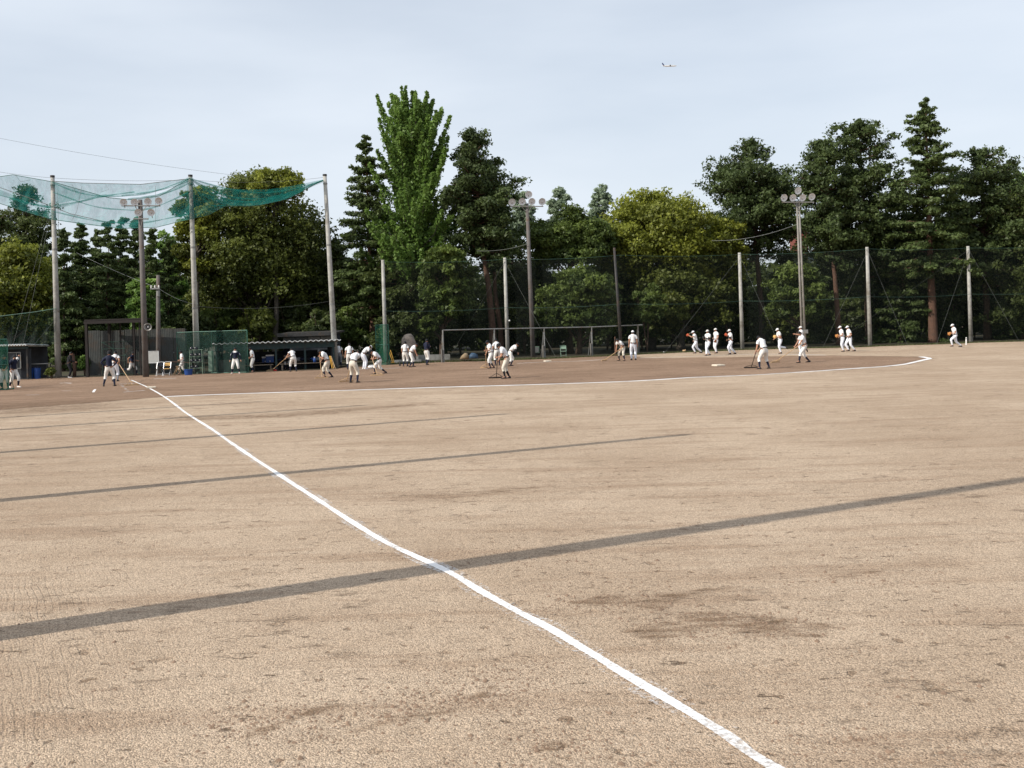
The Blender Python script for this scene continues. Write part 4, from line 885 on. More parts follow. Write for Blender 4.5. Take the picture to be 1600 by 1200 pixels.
# helmet rack
b = gp(308, 584.5); e = empty('helmet_rack', b, label='pale green metal rack of batting helmets in front of the wide screen', cat='rack'); bz = lambda y: at(308, y, b[1])[2]
zs = [bz(575), bz(565.5), bz(556.5), bz(546.5)]
for s_ in (-.42, .42):
    for yy in (-.2, .2): mb = MB(); mb.tube([(s_ * 1.0, yy, 0), (s_ * .9, yy * .7, zs[3])], .018, 6); mb.build('upright', M['chair_green'], e)
for z in zs:
    mb = MB(); mb.box((0, 0, z), (.84, .34, .025)); mb.build('shelf', M['chair_green'], e)
def helmet(p, lab, m=M['black_plastic']):
    e = empty('batting_helmet', p, random.uniform(-.6, .6), lab, 'helmet', 'batting helmets on the rack')
    mb = MB(); mb.lathe([(.125, 0), (.13, .06), (.115, .12), (.075, .17), (.001, .19)], (0, 0, 0), (0, 0, 1), 12); mb.build('shell', m, e, smooth=True)
    mb = MB(); mb.ellipsoid((0, -.14, .03), (.09, .07, .012)); mb.build('brim', m, e, smooth=True)
    mb = MB(); mb.ellipsoid((.12, 0, -.0), (.025, .05, .05), 8, 5); mb.build('ear_flap', m, e, smooth=True)
row = ('bottom shelf', 'second shelf', 'third shelf', 'top shelf'); side_ = ('left', 'middle', 'right')
for r_, z in enumerate(zs):
    for c_ in range(3):
        if r_ == 3 and c_ == 2: continue
        if r_ == 0 and c_ == 2: continue
        helmet((b[0] - .28 + .27 * c_, b[1] - .05, z + .02), 'glossy black batting helmet on the %s of the rack, %s place' % (row[r_], side_[c_]))
# blue bucket, stool, crate
def bucket(name, lab, px, py, r, h, m, handle=True, lid=None):
    b = gp(px, py); e = empty(name, b, label=lab, cat=name.replace('_', ' '))
    mb = MB(); mb.lathe([(.001, .01), (r * .82, .01), (r, h), (r * 1.08, h), (r * 1.08, h - .03), (r * .95, h - .02), (r * .78, .04), (.001, .04)], (0, 0, 0), (0, 0, 1), 14); mb.build('tub', m, e, smooth=False)
    mb = MB(); mb.tube([(r * math.cos(t), -.05 * 0, h - .02 - r * .45 * math.sin(t)) for t in np.linspace(0, PI, 9)], .008, 4); mb.build('handle', M['steel'], e); return e
bucket('plastic_bucket', 'bright blue plastic tub at the foot of the helmet rack', 294.5, 586, .27, .36, M['blue_plastic'])
b = gp(277, 586.5); e = empty('ball_basket_stand', b, label='slanted wooden trestle left of the blue tub', cat='trestle')
for s_ in (-.14, .14):
    mb = MB(); mb.tube([(-.22, s_, 0), (.06, s_, .55)], .022, 5); mb.build('leg', M['wood'], e); mb = MB(); mb.tube([(.28, s_, 0), (.04, s_, .55)], .022, 5); mb.build('leg', M['wood'], e)
mb = MB(); mb.box((.05, 0, .56), (.14, .4, .05)); mb.build('top', M['wood'], e); mb = MB(); mb.box((.1, 0, .2), (.3, .3, .04)); mb.build('shelf', M['wood_old'], e)

# main dugout
DA, DB = gx(338, 65.4), gx(521, 67.4)
dg = empty('dugout', (DA + DB) / 2, label='long low dugout with a wavy corrugated roof edge and dark interior', cat='dugout'); dc = (DA + DB) / 2
d = (DB - DA); dl = np.linalg.norm(d); u = d / dl; nrm = np.array([-u[1], u[0], 0])      # nrm points away from the field
rz = math.atan2(u[1], u[0]); dg.rotation_euler.z = rz                                # local x along the front, local y to the back
hl = dl / 2; zf = at(430, 545.5, 66.4)[2]; zt = at(430, 537.5, 66.4)[2] + .05; dep = 3.0
for t in (0, .25, .5, .75, 1):
    x = -hl + dl * t; mb = MB(); mb.box((x, .05, zf / 2 + .03), (.12, .12, zf + .06)); mb.build('post', M['teal_wood'], dg)
mb = MB(); mb.box((0, -.02, (zf + zt) / 2 + .0), (dl + .2, .06, zt - zf - .03)); mb.build('fascia', M['teal_wood'], dg)
mb = MB(); mb.box((0, dep, zf / 2 - .1), (dl, .08, zf - .2)); mb.build('back_wall', M['navy_wall'], dg)
for s_ in (-1, 1): mb = MB(); mb.box((s_ * (hl - .08), dep / 2 + .1, zf / 2), (.08, dep - .3, zf - .02)); mb.build('side_wall', M['navy_wall'], dg)
mb = MB(); mb.box((-hl + .9, .7, .42), (1.7, .05, .8)); mb.build('front_panel', M['lightpanel'], dg)
mb = MB(); mb.box((-hl - .35, -.3, .78), (.35, .05, 1.3)); mb.build('side_board', M['chair_green'], dg)
nsh = 12; wsh = (dl + .7) / nsh; me0 = None
for i in range(nsh):
    k = 17; V = []
    for j in range(k):
        x = -wsh / 2 + wsh * j / (k - 1); zz = .04 * math.sin(j * PI / 4)
        V += [(x, -.45, zz), (x, dep + .2, zz - .16), (x, -.45, zz + .05), (x, dep + .2, zz - .11)]
    Fc = []
    for j in range(k - 1): a = 4 * j; Fc += [(a, a + 4, a + 5, a + 1), (a + 2, a + 3, a + 7, a + 6), (a, a + 2, a + 6, a + 4)]
    if me0 is None: mb = MB(); mb.add(V, Fc); o = mb.build('roof_sheet', M['corr_roof'], dg); me0 = o.data
    else: o = bpy.data.objects.new('roof_sheet', me0); col.objects.link(o); o.parent = dg
    o.location = (-hl - .25 + wsh * (i + .5), 0, zt + .06 + .004 * (i % 2))
def dpt(t, y, z=0): p = dc + u * (-hl + dl * t) + nrm * y; return np.array([p[0], p[1], z])
def bench(label, t0, t1, y, zh=.42, m=M['wood_old'], group='wooden benches in front of the dugout'):
    c = dpt((t0 + t1) / 2, y); w = (t1 - t0) * dl; e = empty('bench', c, rz, label, 'bench', group)
    for k in range(3): mb = MB(); mb.box((0, -.14 + .13 * k, zh), (w, .11, .04)); mb.build('seat_plank', m, e)
    for s_ in (-1, 1): mb = MB(); mb.box((s_ * (w / 2 - .15), 0, zh / 2 - .02), (.08, .34, zh - .04)); mb.build('leg', m, e)
bench('wooden bench under the left half of the dugout behind the players', .16, .47, -.25)
bench('long wooden bench at the right half of the dugout with yellow boards at its end', .53, .93, -.1)
bench('back bench deep in the dugout piled with bags', .3, .95, 2.2, .5, group=None)
# coolers and bags in the dugout
def cooler(lab, px, Y, w=.42, h=.42):
    p = gx(px, Y); e = empty('drink_cooler', (p[0], p[1], .52), rz, lab, 'cooler', 'blue coolers in the dugout')
    mb = MB(); mb.box((0, 0, h / 2), (w, .32, h)); mb.build('body', M['blue_plastic'], e); mb = MB(); mb.box((0, 0, h + .04), (w + .04, .36, .09)); mb.build('lid', M['white_paint'], e)
    mb = MB(); mb.box((0, -.18, .08), (.06, .05, .06)); mb.build('tap', M['white_paint'], e)
cooler('left blue drink cooler with white lid in the dugout', 413.5, 68.0, .38, .3); cooler('larger right blue drink cooler with white lid in the dugout', 421, 67.8, .5, .42)
def bag(lab, px, Y, m, z=.53, s_=1):
    p = gx(px, Y); g = random.Random(px); e = empty('sports_bag', (p[0], p[1], z), rz + g.uniform(-.3, .3), lab, 'bag', 'sports bags on the dugout benches')
    mb = MB(); mb.ellipsoid((0, 0, .15 * s_), (.3 * s_, .16 * s_, .15 * s_), 10, 6); mb.build('body', m, e, smooth=True)
    mb = MB(); mb.tube([(-.14 * s_, -.1, .24 * s_), (-.08 * s_, -.12, .36 * s_), (.08 * s_, -.12, .36 * s_), (.14 * s_, -.1, .24 * s_)], .012, 5); mb.build('handle', M['black_cloth'], e)
bags = [(400, 'navy'), (430, 'black_cloth'), (437, 'navy'), (445, 'black_cloth'), (466, 'grey_pants'), (473, 'navy'), (481, 'black_cloth'), (490, 'blue_plastic'), (497, 'grey_pants')]
wh = ['left of the two coolers', 'just right of the larger cooler', 'under the navy-shirted player', 'beside the bending player', 'first right of the bending player', 'second right of the bending player', 'third right of the bending player', 'near the right bench end', 'last in the dugout row']
cn = {'navy': 'navy', 'black_cloth': 'black', 'red_plastic': 'red', 'grey_pants': 'grey', 'blue_plastic': 'blue'}
for (x, m_), w_ in zip(bags, wh): bag('small %s sports bag on the dugout bench, %s' % (cn[m_], w_), x, 68.1, M[m_], s_=.85)
# bottle, red pad
b = gx(491, 66.6); e = empty('water_jug', (b[0], b[1], .45), label='blue water jug standing on the right dugout bench', cat='jug')
mb = MB(); mb.lathe([(.001, 0), (.09, 0), (.1, .2), (.06, .28), (.04, .33)], n=10); mb.build('body', M['blue_plastic'], e, smooth=True); mb = MB(); mb.lathe([(.045, .33), (.045, .37), (.001, .375)], n=8); mb.build('cap', M['white_paint'], e)
b = gp(430, 580); e = empty('shoe_bag', b, label='small red drawstring pouch on the ground by the left bench', cat='pouch')
mb = MB(); mb.ellipsoid((0, 0, .05), (.13, .1, .06), 10, 6); mb.build('pouch', M['red_plastic'], e, smooth=True); mb = MB(); mb.tube([(.12, 0, .15), (.2, 0, .2), (.26, .02, .12)], .012, 4); mb.build('cord', M['black_cloth'], e)
for k, (x0, lab) in enumerate(((515.5, 'left'), (518, 'middle'), (520.5, 'right'))):
    b = gx(x0, 66.0); e = empty('leaning_board', b, label='%s of three yellow boards leaning at the right end of the dugout' % lab, cat='board', group='yellow boards leaning at the dugout end')
    mb = MB(); mb.tube([(.14, -.15, 0), (-.10 - .05 * k, .25, .85)], .022, 4); mb.build('board', M['yellow_wood'] if k < 2 else M['wood'], e)
    mb = MB(); mb.box((.14, -.15, .03), (.12, .06, .06)); mb.build('foot', M['wood_old'], e)
for k, (x0, lab) in enumerate(((612, 'left'), (614.5, 'right'))):
    b = gp(x0, 567.5); e = empty('leaning_rake', b, label='%s of two orange rakes propped right of the narrow green screen' % lab, cat='rake', group='orange rakes propped by the green screen')
    mb = MB(); mb.tube([(.1, -.1, 0), (-.2, .2, .95)], .025, 6); mb.build('handle', M['yellow_wood'], e); mb = MB(); mb.box((.1, -.1, .04), (.22, .05, .08)); mb.build('head_board', M['yellow_wood'], e)
# shed behind dugout
sb = gx(482, 72.5); zr = at(482, 513, 72.5)[2]; shd = empty('storage_shed', sb, label='low dark shed with a sloping roof behind the dugout', cat='shed'); hw = (gx(522, 72.5) - gx(444, 72.5))[0] / 2
mb = MB(); mb.box((0, 1.5, zr / 2 - .2), (2 * hw, 3, zr - .4)); mb.build('wall', M['navy_wall'], shd)
mb = MB(); mb.box((0, 1.4, zr - .33), (2 * hw + .6, 3.8, .12), rx=.035); mb.box((0, -.52, zr - .42), (2 * hw + .6, .05, .26)); mb.build('roof', M['steel_dark'], shd)
for k in range(4): mb = MB(); mb.box((-hw + hw / 4 + hw / 2 * k, -.03, zr - .85), (hw / 2 - .04, .04, .5)); mb.build('wall_panel', M['lightpanel'] if k > 1 else M['corr'], shd)

# left dugout
LA = gx(-40, 64.6); LB = gx(44, 64.6); lc = (LA + LB) / 2; ld = empty('dugout', lc, label='left-edge dugout with a pale corrugated roof rim and framed window', cat='dugout'); hw = (LB - LA)[0] / 2
zr = at(20, 541, 64)[2]
for s_ in (-1, 0, 1): mb = MB(); mb.box((s_ * (hw - .1), 0, zr / 2), (.1, .1, zr)); mb.build('post', M['steel_dark'], ld)
mb = MB(); mb.box((0, 2.6, zr / 2), (2 * hw, .08, zr)); mb.build('back_wall', M['navy_wall'], ld)
mb = MB(); mb.box((hw - .55, .3, zr * .46), (1.1, .06, zr * .9)); mb.build('front_wall', M['navy_wall'], ld)
mb = MB(); mb.box((0, -.05, zr - .12), (2 * hw, .05, .16)); mb.build('fascia', M['teal_wood'], ld)
zz0 = at(20, 576, 64.2)[2]; zz1 = at(20, 551, 64.2)[2]; xa = at(11, 560, 64.4)[0] - lc[0]; xb = at(31, 560, 64.4)[0] - lc[0]
for (c, s_) in ((((xa + xb) / 2, -.1, zz0), (xb - xa, .05, .04)), (((xa + xb) / 2, -.1, zz1), (xb - xa, .05, .04)), ((xa, -.1, (zz0 + zz1) / 2), (.04, .05, zz1 - zz0)), ((xb, -.1, (zz0 + zz1) / 2), (.04, .05, zz1 - zz0)), (((xa * .3 + xb * .7), -.1, (zz0 + zz1) / 2), (.03, .04, zz1 - zz0))):
    mb = MB(); mb.box(c, s_); mb.build('window_frame', M['steel'], ld)
mb = MB(); mb.box(((xa + xb) / 2, -.06, (zz0 + zz1) / 2), (xb - xa - .05, .012, zz1 - zz0 - .05)); mb.build('pane', M['window_dark'], ld)
me1 = None
for i in range(5):
    w_ = (2 * hw + .2) / 5; k = 17; V = []
    for j in range(k):
        x = -w_ / 2 + w_ * j / (k - 1); zz = .04 * math.sin(j * PI / 2); V += [(x, -.5, zz), (x, 2.8, zz - .12), (x, -.5, zz + .05), (x, 2.8, zz - .07)]
    Fc = []
    for j in range(k - 1): a = 4 * j; Fc += [(a, a + 4, a + 5, a + 1), (a + 2, a + 3, a + 7, a + 6), (a, a + 2, a + 6, a + 4)]
    if me1 is None: mb = MB(); mb.add(V, Fc); o = mb.build('roof_sheet', M['corr_roof'], ld); me1 = o.data
    else: o = bpy.data.objects.new('roof_sheet', me1); col.objects.link(o); o.parent = ld
    o.location = (-hw - .1 + w_ * (i + .5), 0, zr + .05 + .004 * (i % 2))
# table with blue bins right of it
tb = gx(58, 65.5); e = empty('work_table', tb, label='dark table with a tablecloth rail in the shade right of the left dugout', cat='table')
mb = MB(); mb.box((0, 0, .95), (1.5, .6, .05)); mb.build('top', M['steel'], e)
for sx in (-.7, .7):
    for sy in (-.25, .25): mb = MB(); mb.box((sx, sy, .46), (.05, .05, .92)); mb.build('leg', M['steel_dark'], e)
for (x, lab) in ((-.35, 'left'), (.1, 'right')):
    b2 = empty('storage_bin', (tb[0] + x, tb[1] - .35, 0), label='%s of two dark blue bins standing below the shaded table' % lab, cat='bin', group='dark blue bins under the table')
    mb = MB(); mb.lathe([(.001, 0), (.19, 0), (.22, .68), (.235, .7), (.2, .71), (.18, .1)], n=12); mb.build('tub', M['blue_plastic'], b2); mb = MB(); mb.lathe([(.24, .71), (.22, .76), (.001, .8)], n=12); mb.build('lid', M['navy'], b2)
tree('shrub', 'small dull leafy shrub at the foot of the leftmost tall pole', 79, 574, 64.5, 9, 592, 'olive', 900, cat='shrub', group=None, leaf=.09)
tree('shrub', 'bright green sunlit shrub between the leftmost tall pole and the cage', 131, 555, 67.5, 9, 590, 'bright', 1600, cat='shrub', group=None, leaf=.10)
b = gx(114.5, 66.8); e = empty('tree_stump', b, label='short bare brown trunk beside the shaded dark-clothed person', cat='tree trunk')
mb = MB(); mb.tube([(0, 0, 0), (.03, 0, .5), (-.05, 0, 1.5)], [.13, .11, .09], 8); mb.build('trunk', M['bark_red'], e, smooth=True)

# long pipe frame
fb = gp(693, 567); posts = [(693, 567, 516), (773.5, 563, 514), (851.5, 560.5, 512.5), (926, 557.5, 511), (998.5, 553, 508)]
pf = empty('pipe_frame', (0, 74, 0), label='long grey pipe frame standing in front of the far fence', cat='frame'); O = np.array([0, 74, 0]); prev = None
P0 = gp(693, 566.5); P1 = gp(998.5, 552.5)
for i, (px, pb, ptp) in enumerate(posts):
    t = (gx(px, (P0[1] * (4 - i) + P1[1] * i) / 4)); zt_ = at(px, ptp, t[1])[2] ; b = t - O
    mb = MB(); mb.tube([b, b + np.array([0, 0, zt_])], .055, 8); mb.build('post', M['steel'], pf)
    mb = MB(); mb.tube([b + [-.25, .9, 0], b + [-.05, .05, zt_ * .85]], .035, 6); mb.build('brace', M['steel'], pf)
    mb = MB(); mb.tube([b + [-.12, -.1, 0], b + [-.12, -.1, .95]], .055, 7); mb.build('stub_post', M['lightpanel'], pf)
    top = b + np.array([0, 0, zt_])
    if prev is not None: mb = MB(); mb.tube([prev, top], .045, 8); mb.build('top_rail', M['steel'], pf)
    prev = top
mb = MB(); mb.tube([prev, prev + [.35, .02, 0]], .06, 8); mb.build('rail_end', M['steel'], pf)
for (a, b) in (((620, 560), (705, 488)), ((820, 560), (905, 490)),):
    pass
# standing stone, boulder, tarp, stakes
g = random.Random(5)
def stone(name, lab, px, py, pts_px, depth, m, cat):
    b = gp(px, py); Y = b[1]; e = empty(name, b, label=lab, cat=cat); out = [at(x, y, Y) - b for x, y in pts_px]; out = [(p[0], max(p[2], -.02)) for p in out]; n = len(out); V = []; lay = 5
    cx = sum(p[0] for p in out) / n; cz = sum(p[1] for p in out) / n * .9
    for l in range(lay):
        t = l / (lay - 1) * 2 - 1; s_ = math.sqrt(max(0.0, 1 - abs(t) ** 3)) * .35 + .65
        for (x, z) in out: V.append((cx + (x - cx) * s_ + g.uniform(-.02, .02), t * depth / 2 * (1 + .1 * g.uniform(-1, 1)), max(-.02, cz + (z - cz) * (s_ if z > .1 else 1) + g.uniform(-.02, .02))))
    V += [(cx, -depth / 2 * 1.05, cz), (cx, depth / 2 * 1.05, cz)]
    Fc = [(l * n + i, l * n + (i + 1) % n, (l + 1) * n + (i + 1) % n, (l + 1) * n + i) for l in range(lay - 1) for i in range(n)]
    Fc += [((i + 1) % n, i, lay * n) for i in range(n)] + [((lay - 1) * n + i, (lay - 1) * n + (i + 1) % n, lay * n + 1) for i in range(n)]
    mb = MB(); mb.add(V, Fc); mb.build('stone', m, e, smooth=True); return e
e = stone('stone_monument', 'tall rounded standing stone behind the bending players', 638, 567.5, [(628, 567), (627, 545), (628, 530), (631, 524), (636, 521.5), (642, 521.5), (646, 525), (649, 534), (650, 548), (650, 567)], .7, M['rock'], 'stone')
p = gp(638, 567.5); mb = MB(); mb.box((0, 0, .12), (1.9, 1.0, .24)); mb.build('plinth', M['concrete'], e)
stone('boulder', 'tan angular boulder on the verge left of the blue tarp heap', 725, 565, [(718, 561), (721, 556), (726, 551.5), (730, 552), (733, 556), (732, 561)], .6, M['rock_tan'], 'boulder')
stone('tarp_heap', 'heap covered with a dull blue tarp right of the tan boulder', 740, 565, [(733, 560), (733.5, 555), (737, 551.5), (742, 552), (746, 554), (747.5, 560)], .6, M['tarp_blue'], 'tarp')
def stake(nm, lab, px, yb, yt, r, m, Yoff=0):
    b = gp(px, yb); b = gx(px, b[1] + Yoff); z = at(px, yt, b[1])[2]; e = empty(nm, b, label=lab, cat='stake'); mb = MB(); mb.tube([(0, 0, 0), (.02, 0, z * .94), (.02, 0, z)], [r, r, r * .5], 7); mb.build('shaft', m, e)
    mb = MB(); mb.tube([(.02, 0, z * .8), (.02, 0, z * .86)], r * 1.3, 7); mb.build('band', M['steel_dark'], e)
stake('wooden_stake', 'thin rusty brown stake left of the bending player', 961.5, 556, 526, .045, M['bark_red'])
stake('white_marker_post', 'short white post beside the rightmost fence post', 1511, 539, 527, .05, M['white_paint'])
stake('short_post', 'short dark peg right of the narrow green screen', 624, 572, 566, .06, M['steel_dark'])
b = gx(838, 79); e = empty('utility_box', b, label='small greenish-grey metal box by the middle lamp pole', cat='box')
mb = MB(); mb.box((0, 0, .55), (.5, .3, .5)); mb.build('body', M['chair_green'], e); mb = MB(); mb.box((0, -.16, .55), (.4, .02, .4)); mb.build('door', M['steel'], e); mb = MB(); mb.box((0, 0, .15), (.1, .1, .3)); mb.build('leg', M['steel_dark'], e)
stone('debris_heap', 'small pale heap of cut wood at the verge near the throwing player', 1069, 550, [(1066.5, 549), (1067, 546.5), (1069, 547.5), (1071, 545.5), (1072, 549)], .3, M['wood'], 'debris')
stone('debris_heap', 'small white stone on the verge between the pipe frame and the throwing player', 1037, 551.5, [(1036, 551.2), (1036.5, 549.5), (1038, 549.3), (1038.6, 551.2)], .15, M['white_paint'], 'stone')
# low wall blocks behind players 640-680
b = gx(668, 78.5); e = empty('low_block_wall', b, label='low grey concrete wall on the verge behind the navy-shirted player', cat='wall')
for k in range(6): mb = MB(); mb.box((-1.45 + .58 * k, 0, .22 + .003 * (k % 2)), (.56, .2, .42)); mb.build('block', M['concrete'], e)
# bases
def base(lab, px, py, w=.45, ang=.5):
    b = gp(px, py); e = empty('base_pad', b, ang, lab, 'base', 'white canvas bases')
    mb = MB(); h = .09; V = []
    for (s_, z) in ((1, 0.012), (1, h * .7), (.9, h)):
        for (x, y) in ((-1, -1), (1, -1), (1, 1), (-1, 1)): V.append((x * w / 2 * s_, y * w / 2 * s_, z))
    mb.add(V, [(0, 1, 5, 4), (1, 2, 6, 5), (2, 3, 7, 6), (3, 0, 4, 7), (4, 5, 9, 8), (5, 6, 10, 9), (6, 7, 11, 10), (7, 4, 8, 11), (8, 9, 10, 11)]); mb.build('pad', M['base_pad'], e)
    mb = MB(); mb.box((0, -w / 2 - .01, h * .35), (w * .5, .015, .03)); mb.build('strap', M['base_pad'], e)
base('white base beside the white line near the left', 236.5, 606.8, .42, .35); base('white base in front of the pipe frame', 855.5, 565.2, .42, .3); base('white base on the dirt right of centre', 1122.5, 572, .5, .4)
# white bag at the crouching player
b = gp(582, 575.8); e = empty('equipment_bag', b, label='white bundle lying beside the crouching player by the green screen', cat='bag')
mb = MB(); mb.ellipsoid((0, 0, .11), (.3, .2, .13), 10, 6); mb.build('body', M['jersey'], e, smooth=True); mb = MB(); mb.tube([(-.2, -.1, .15), (0, -.2, .25), (.2, -.1, .15)], .015, 5); mb.build('strap', M['grey_pants'], e)

# ------------------------------------------------------------------ airliner
c = at(1046, 103, 4400); pl = empty('airliner', c, label='tiny white airliner high in the sky right of centre', cat='aeroplane')
pl.rotation_euler = (.16, -.06, .30)
mb = MB(); xs = [-34, -30, -22, -10, 5, 20, 28, 32, 34.5]; rs = [.4, 1.6, 2.6, 3.1, 3.2, 3.1, 2.6, 1.6, .3]
mb.tube([(x, 0, .8 if x < -25 else 0) for x in xs], rs, 14); mb.build('fuselage', M['white_paint'], pl, smooth=True)
def wing(nm, pts, th, m):
    mb = MB(); n = len(pts); V = [(x, y, z - th) for x, y, z in pts] + [(x, y, z + th) for x, y, z in pts]
    mb.add(V, [tuple(range(n))[::-1], tuple(range(n, 2 * n))] + [(i, (i + 1) % n, n + (i + 1) % n, n + i) for i in range(n)]); mb.build(nm, m, pl)
wm_ = mat('wing_grey', (.55, .58, .64), .4)
for s_ in (-1, 1):
    wing('wing', [(10, 2 * s_, -1), (-4, 2 * s_, -1), (-13, 31 * s_, 2.6), (-9.5, 31 * s_, 2.6), (2, 12 * s_, 0)], .35, wm_)
    wing('tailplane', [(-24, 1 * s_, 1.2), (-31, 1 * s_, 1.2), (-35, 11 * s_, 2), (-32, 11 * s_, 2)], .2, wm_)
    for yy in (10, 20):
        mb = MB(); mb.tube([(6 - yy * .45, yy * s_, -2.0 + yy * .06), (1 - yy * .45, yy * s_, -2.0 + yy * .06)], [1.5, 1.1], 10); mb.build('engine', M['wire'], pl, smooth=True)
mb = MB(); V = [(-23, -.3, 2.5), (-31, -.3, 2.5), (-36, -.3, 13), (-31.5, -.3, 13)]; V += [(x, .3, z) for x, _, z in V]
mb.add(V, [(0, 1, 2, 3), (7, 6, 5, 4), (0, 4, 5, 1), (1, 5, 6, 2), (2, 6, 7, 3), (3, 7, 4, 0)]); mb.build('tail_fin', mat('navy_fin', (.05, .07, .2), .4), pl)

# ------------------------------------------------------------------ people
def V3(*a): return np.array(a, float)
def ik(root, tgt, l1, l2, pole):
    d = tgt - root; D = np.linalg.norm(d); mxl = (l1 + l2) * .995
    if D > mxl: tgt = root + d / D * mxl; d = tgt - root; D = mxl
    D = max(D, abs(l1 - l2) + .02); u_ = d / np.linalg.norm(d); a = (l1 * l1 - l2 * l2 + D * D) / (2 * D); h = math.sqrt(max(0, l1 * l1 - a * a))
    p = pole - u_ * (pole @ u_); p = p / (np.linalg.norm(p) + 1e-9); return root + u_ * a + p * h, tgt
PEOPLE = []
def person(px, py, yaw, label, h=1.72, lean=0, feet=((0, .13, 0), (0, -.13, 0)), hands=((.03, .27, .80), (.03, -.27, .80)), head=(0, 0), shirt='jersey', pants='pants', long=False, socks='navy', shoes='shoe_black', sleeve=None, cap='black_cloth', glove=None, rake=None, skin='skin', elbow=(-1, .5, 0), side=0, group='baseball players raking and walking on the field', armour=None, vest=False, Yoff=0, _m=None):
    PEOPLE.append(dict(locals()))
def rot_y(v, a):      # pitch forward by a in (fwd, up) plane
    c, s_ = math.cos(a), math.sin(a); return V3(v[0] * c + v[2] * s_, v[1], -v[0] * s_ + v[2] * c)
def skeleton(P):
    s_ = P['h'] / 1.75; fl_ = [V3(*f) * 1.0 for f in P['feet']]
    L_ = .865 * s_; hz = 9
    for f in fl_: hz = min(hz, f[2] + .09 * s_ + math.sqrt(max(.05, (L_ * .985) ** 2 - f[0] ** 2 - (abs(f[1]) - .1) ** 2)) if f[2] < .12 else 9)
    hz = min(hz, .955 * s_); hz -= P.get('crouch', 0)
    a = math.radians(P['lean']); sd = math.radians(P['side'])
    hipx = -.12 * math.sin(min(a, 1.2)) * (1 if a > .3 else 0)
    pel = V3(hipx, 0, hz)
    def up(l, ang): v = rot_y(V3(0, 0, l), ang); return V3(v[0], v[1] + math.sin(sd) * l, v[2])
    sp = pel + up(.20 * s_, a * .7); ch = sp + up(.20 * s_, a * 1.0); nk = ch + up(.13 * s_, a * 1.12)
    hd_a = a * 1.0 + math.radians(P['head'][0]) * 1.0; hd_a = min(hd_a, 2.0)
    nk2 = nk + up(.08 * s_, (a + hd_a) / 2); hc = nk2 + rot_y(V3(.02, 0, .10 * s_), hd_a)
    J = {'pel': pel, 'sp': sp, 'ch': ch, 'nk': nk, 'nk2': nk2, 'hc': hc}; B = []
    sho = [nk + up(-.045 * s_, a * 1.1) + V3(0, k * .185 * s_, 0) for k in (1, -1)]; hp = [pel + V3(0, k * .095 * s_, -.03) for k in (1, -1)]
    J['sho'] = sho; J['hip'] = hp; J['hand'] = []; J['elb'] = []; J['kn'] = []; J['ank'] = []; J['toe'] = []
    for k in (0, 1):
        sg = 1 if k == 0 else -1; t = V3(*P['hands'][k]); el = P['elbow']
        e_, w_ = ik(sho[k], t, .29 * s_, .255 * s_, V3(el[0], sg * el[1], el[2] - .3)); J['elb'].append(e_); J['hand'].append(w_)
        f = fl_[k]; an = V3(f[0], f[1], f[2] + .09 * s_); kn, an = ik(hp[k], an, .44 * s_, .43 * s_, V3(1, sg * .12, 0)); J['kn'].append(kn); J['ank'].append(an)
        lift = f[2] > .12; shin = an - kn; shin = shin / np.linalg.norm(shin)
        if lift: td = V3(shin[0] * .5 + .15, 0, shin[2]) if f[0] < 0 else V3(.9, 0, -.3)
        else: td = V3(1, sg * .18, -.42)
        td = td / np.linalg.norm(td); J['toe'].append(an + td * .175 * s_)
    return J, s_
def skel_mesh(P):
    J, s_ = skeleton(P); P['J'] = J; P['s'] = s_; vs_ = []; rs_ = []; es = []
    def v(p, r): vs_.append(tuple(p)); rs_.append(r * s_); return len(vs_) - 1
    pel = v(J['pel'], .135); sp = v(J['sp'], .128); ch = v(J['ch'], .145); nk = v(J['nk'], .085); n2 = v(J['nk2'], .056); hc = v(J['hc'] - V3(0, 0, .02), .062)
    es += [(pel, sp), (sp, ch), (ch, nk), (nk, n2), (n2, hc)]
    for k in (0, 1):
        a = v(J['sho'][k], .070); m1 = v(J['sho'][k] * .5 + J['elb'][k] * .5, .050); e_ = v(J['elb'][k], .040); m2 = v(J['elb'][k] * .62 + J['hand'][k] * .38, .041); w = v(J['hand'][k], .027)
        es += [(nk, a), (a, m1), (m1, e_), (e_, m2), (m2, w)]
        b = v(J['hip'][k], .108); t1 = v(J['hip'][k] * .6 + J['kn'][k] * .4, .090); kn = v(J['kn'][k], .060); c1 = v(J['kn'][k] * .65 + J['ank'][k] * .35, .057); an = v(J['ank'][k], .038); to = v(J['toe'][k], .034)
        es += [(pel, b), (b, t1), (t1, kn), (kn, c1), (c1, an), (an, to)]
    me = bpy.data.meshes.new('skeleton'); me.from_pydata(vs_, es, []); o = bpy.data.objects.new('skeleton_tmp', me); col.objects.link(o)
    o.modifiers.new('Skin', 'SKIN')
    sv = me.skin_vertices[0].data
    for i, r in enumerate(rs_): sv[i].radius = (r, r); sv[i].use_root = (i == 0)
    ss = o.modifiers.new('Sub', 'SUBSURF'); ss.levels = 1; ss.render_levels = 1
    P['obj'] = o
def seg_t(Q, a, b):
    d = b - a; t = ((Q - a) @ d) / max(d @ d, 1e-9); tc_ = np.clip(t, 0, 1); return np.linalg.norm(Q - a - tc_[:, None] * d, axis=1), tc_
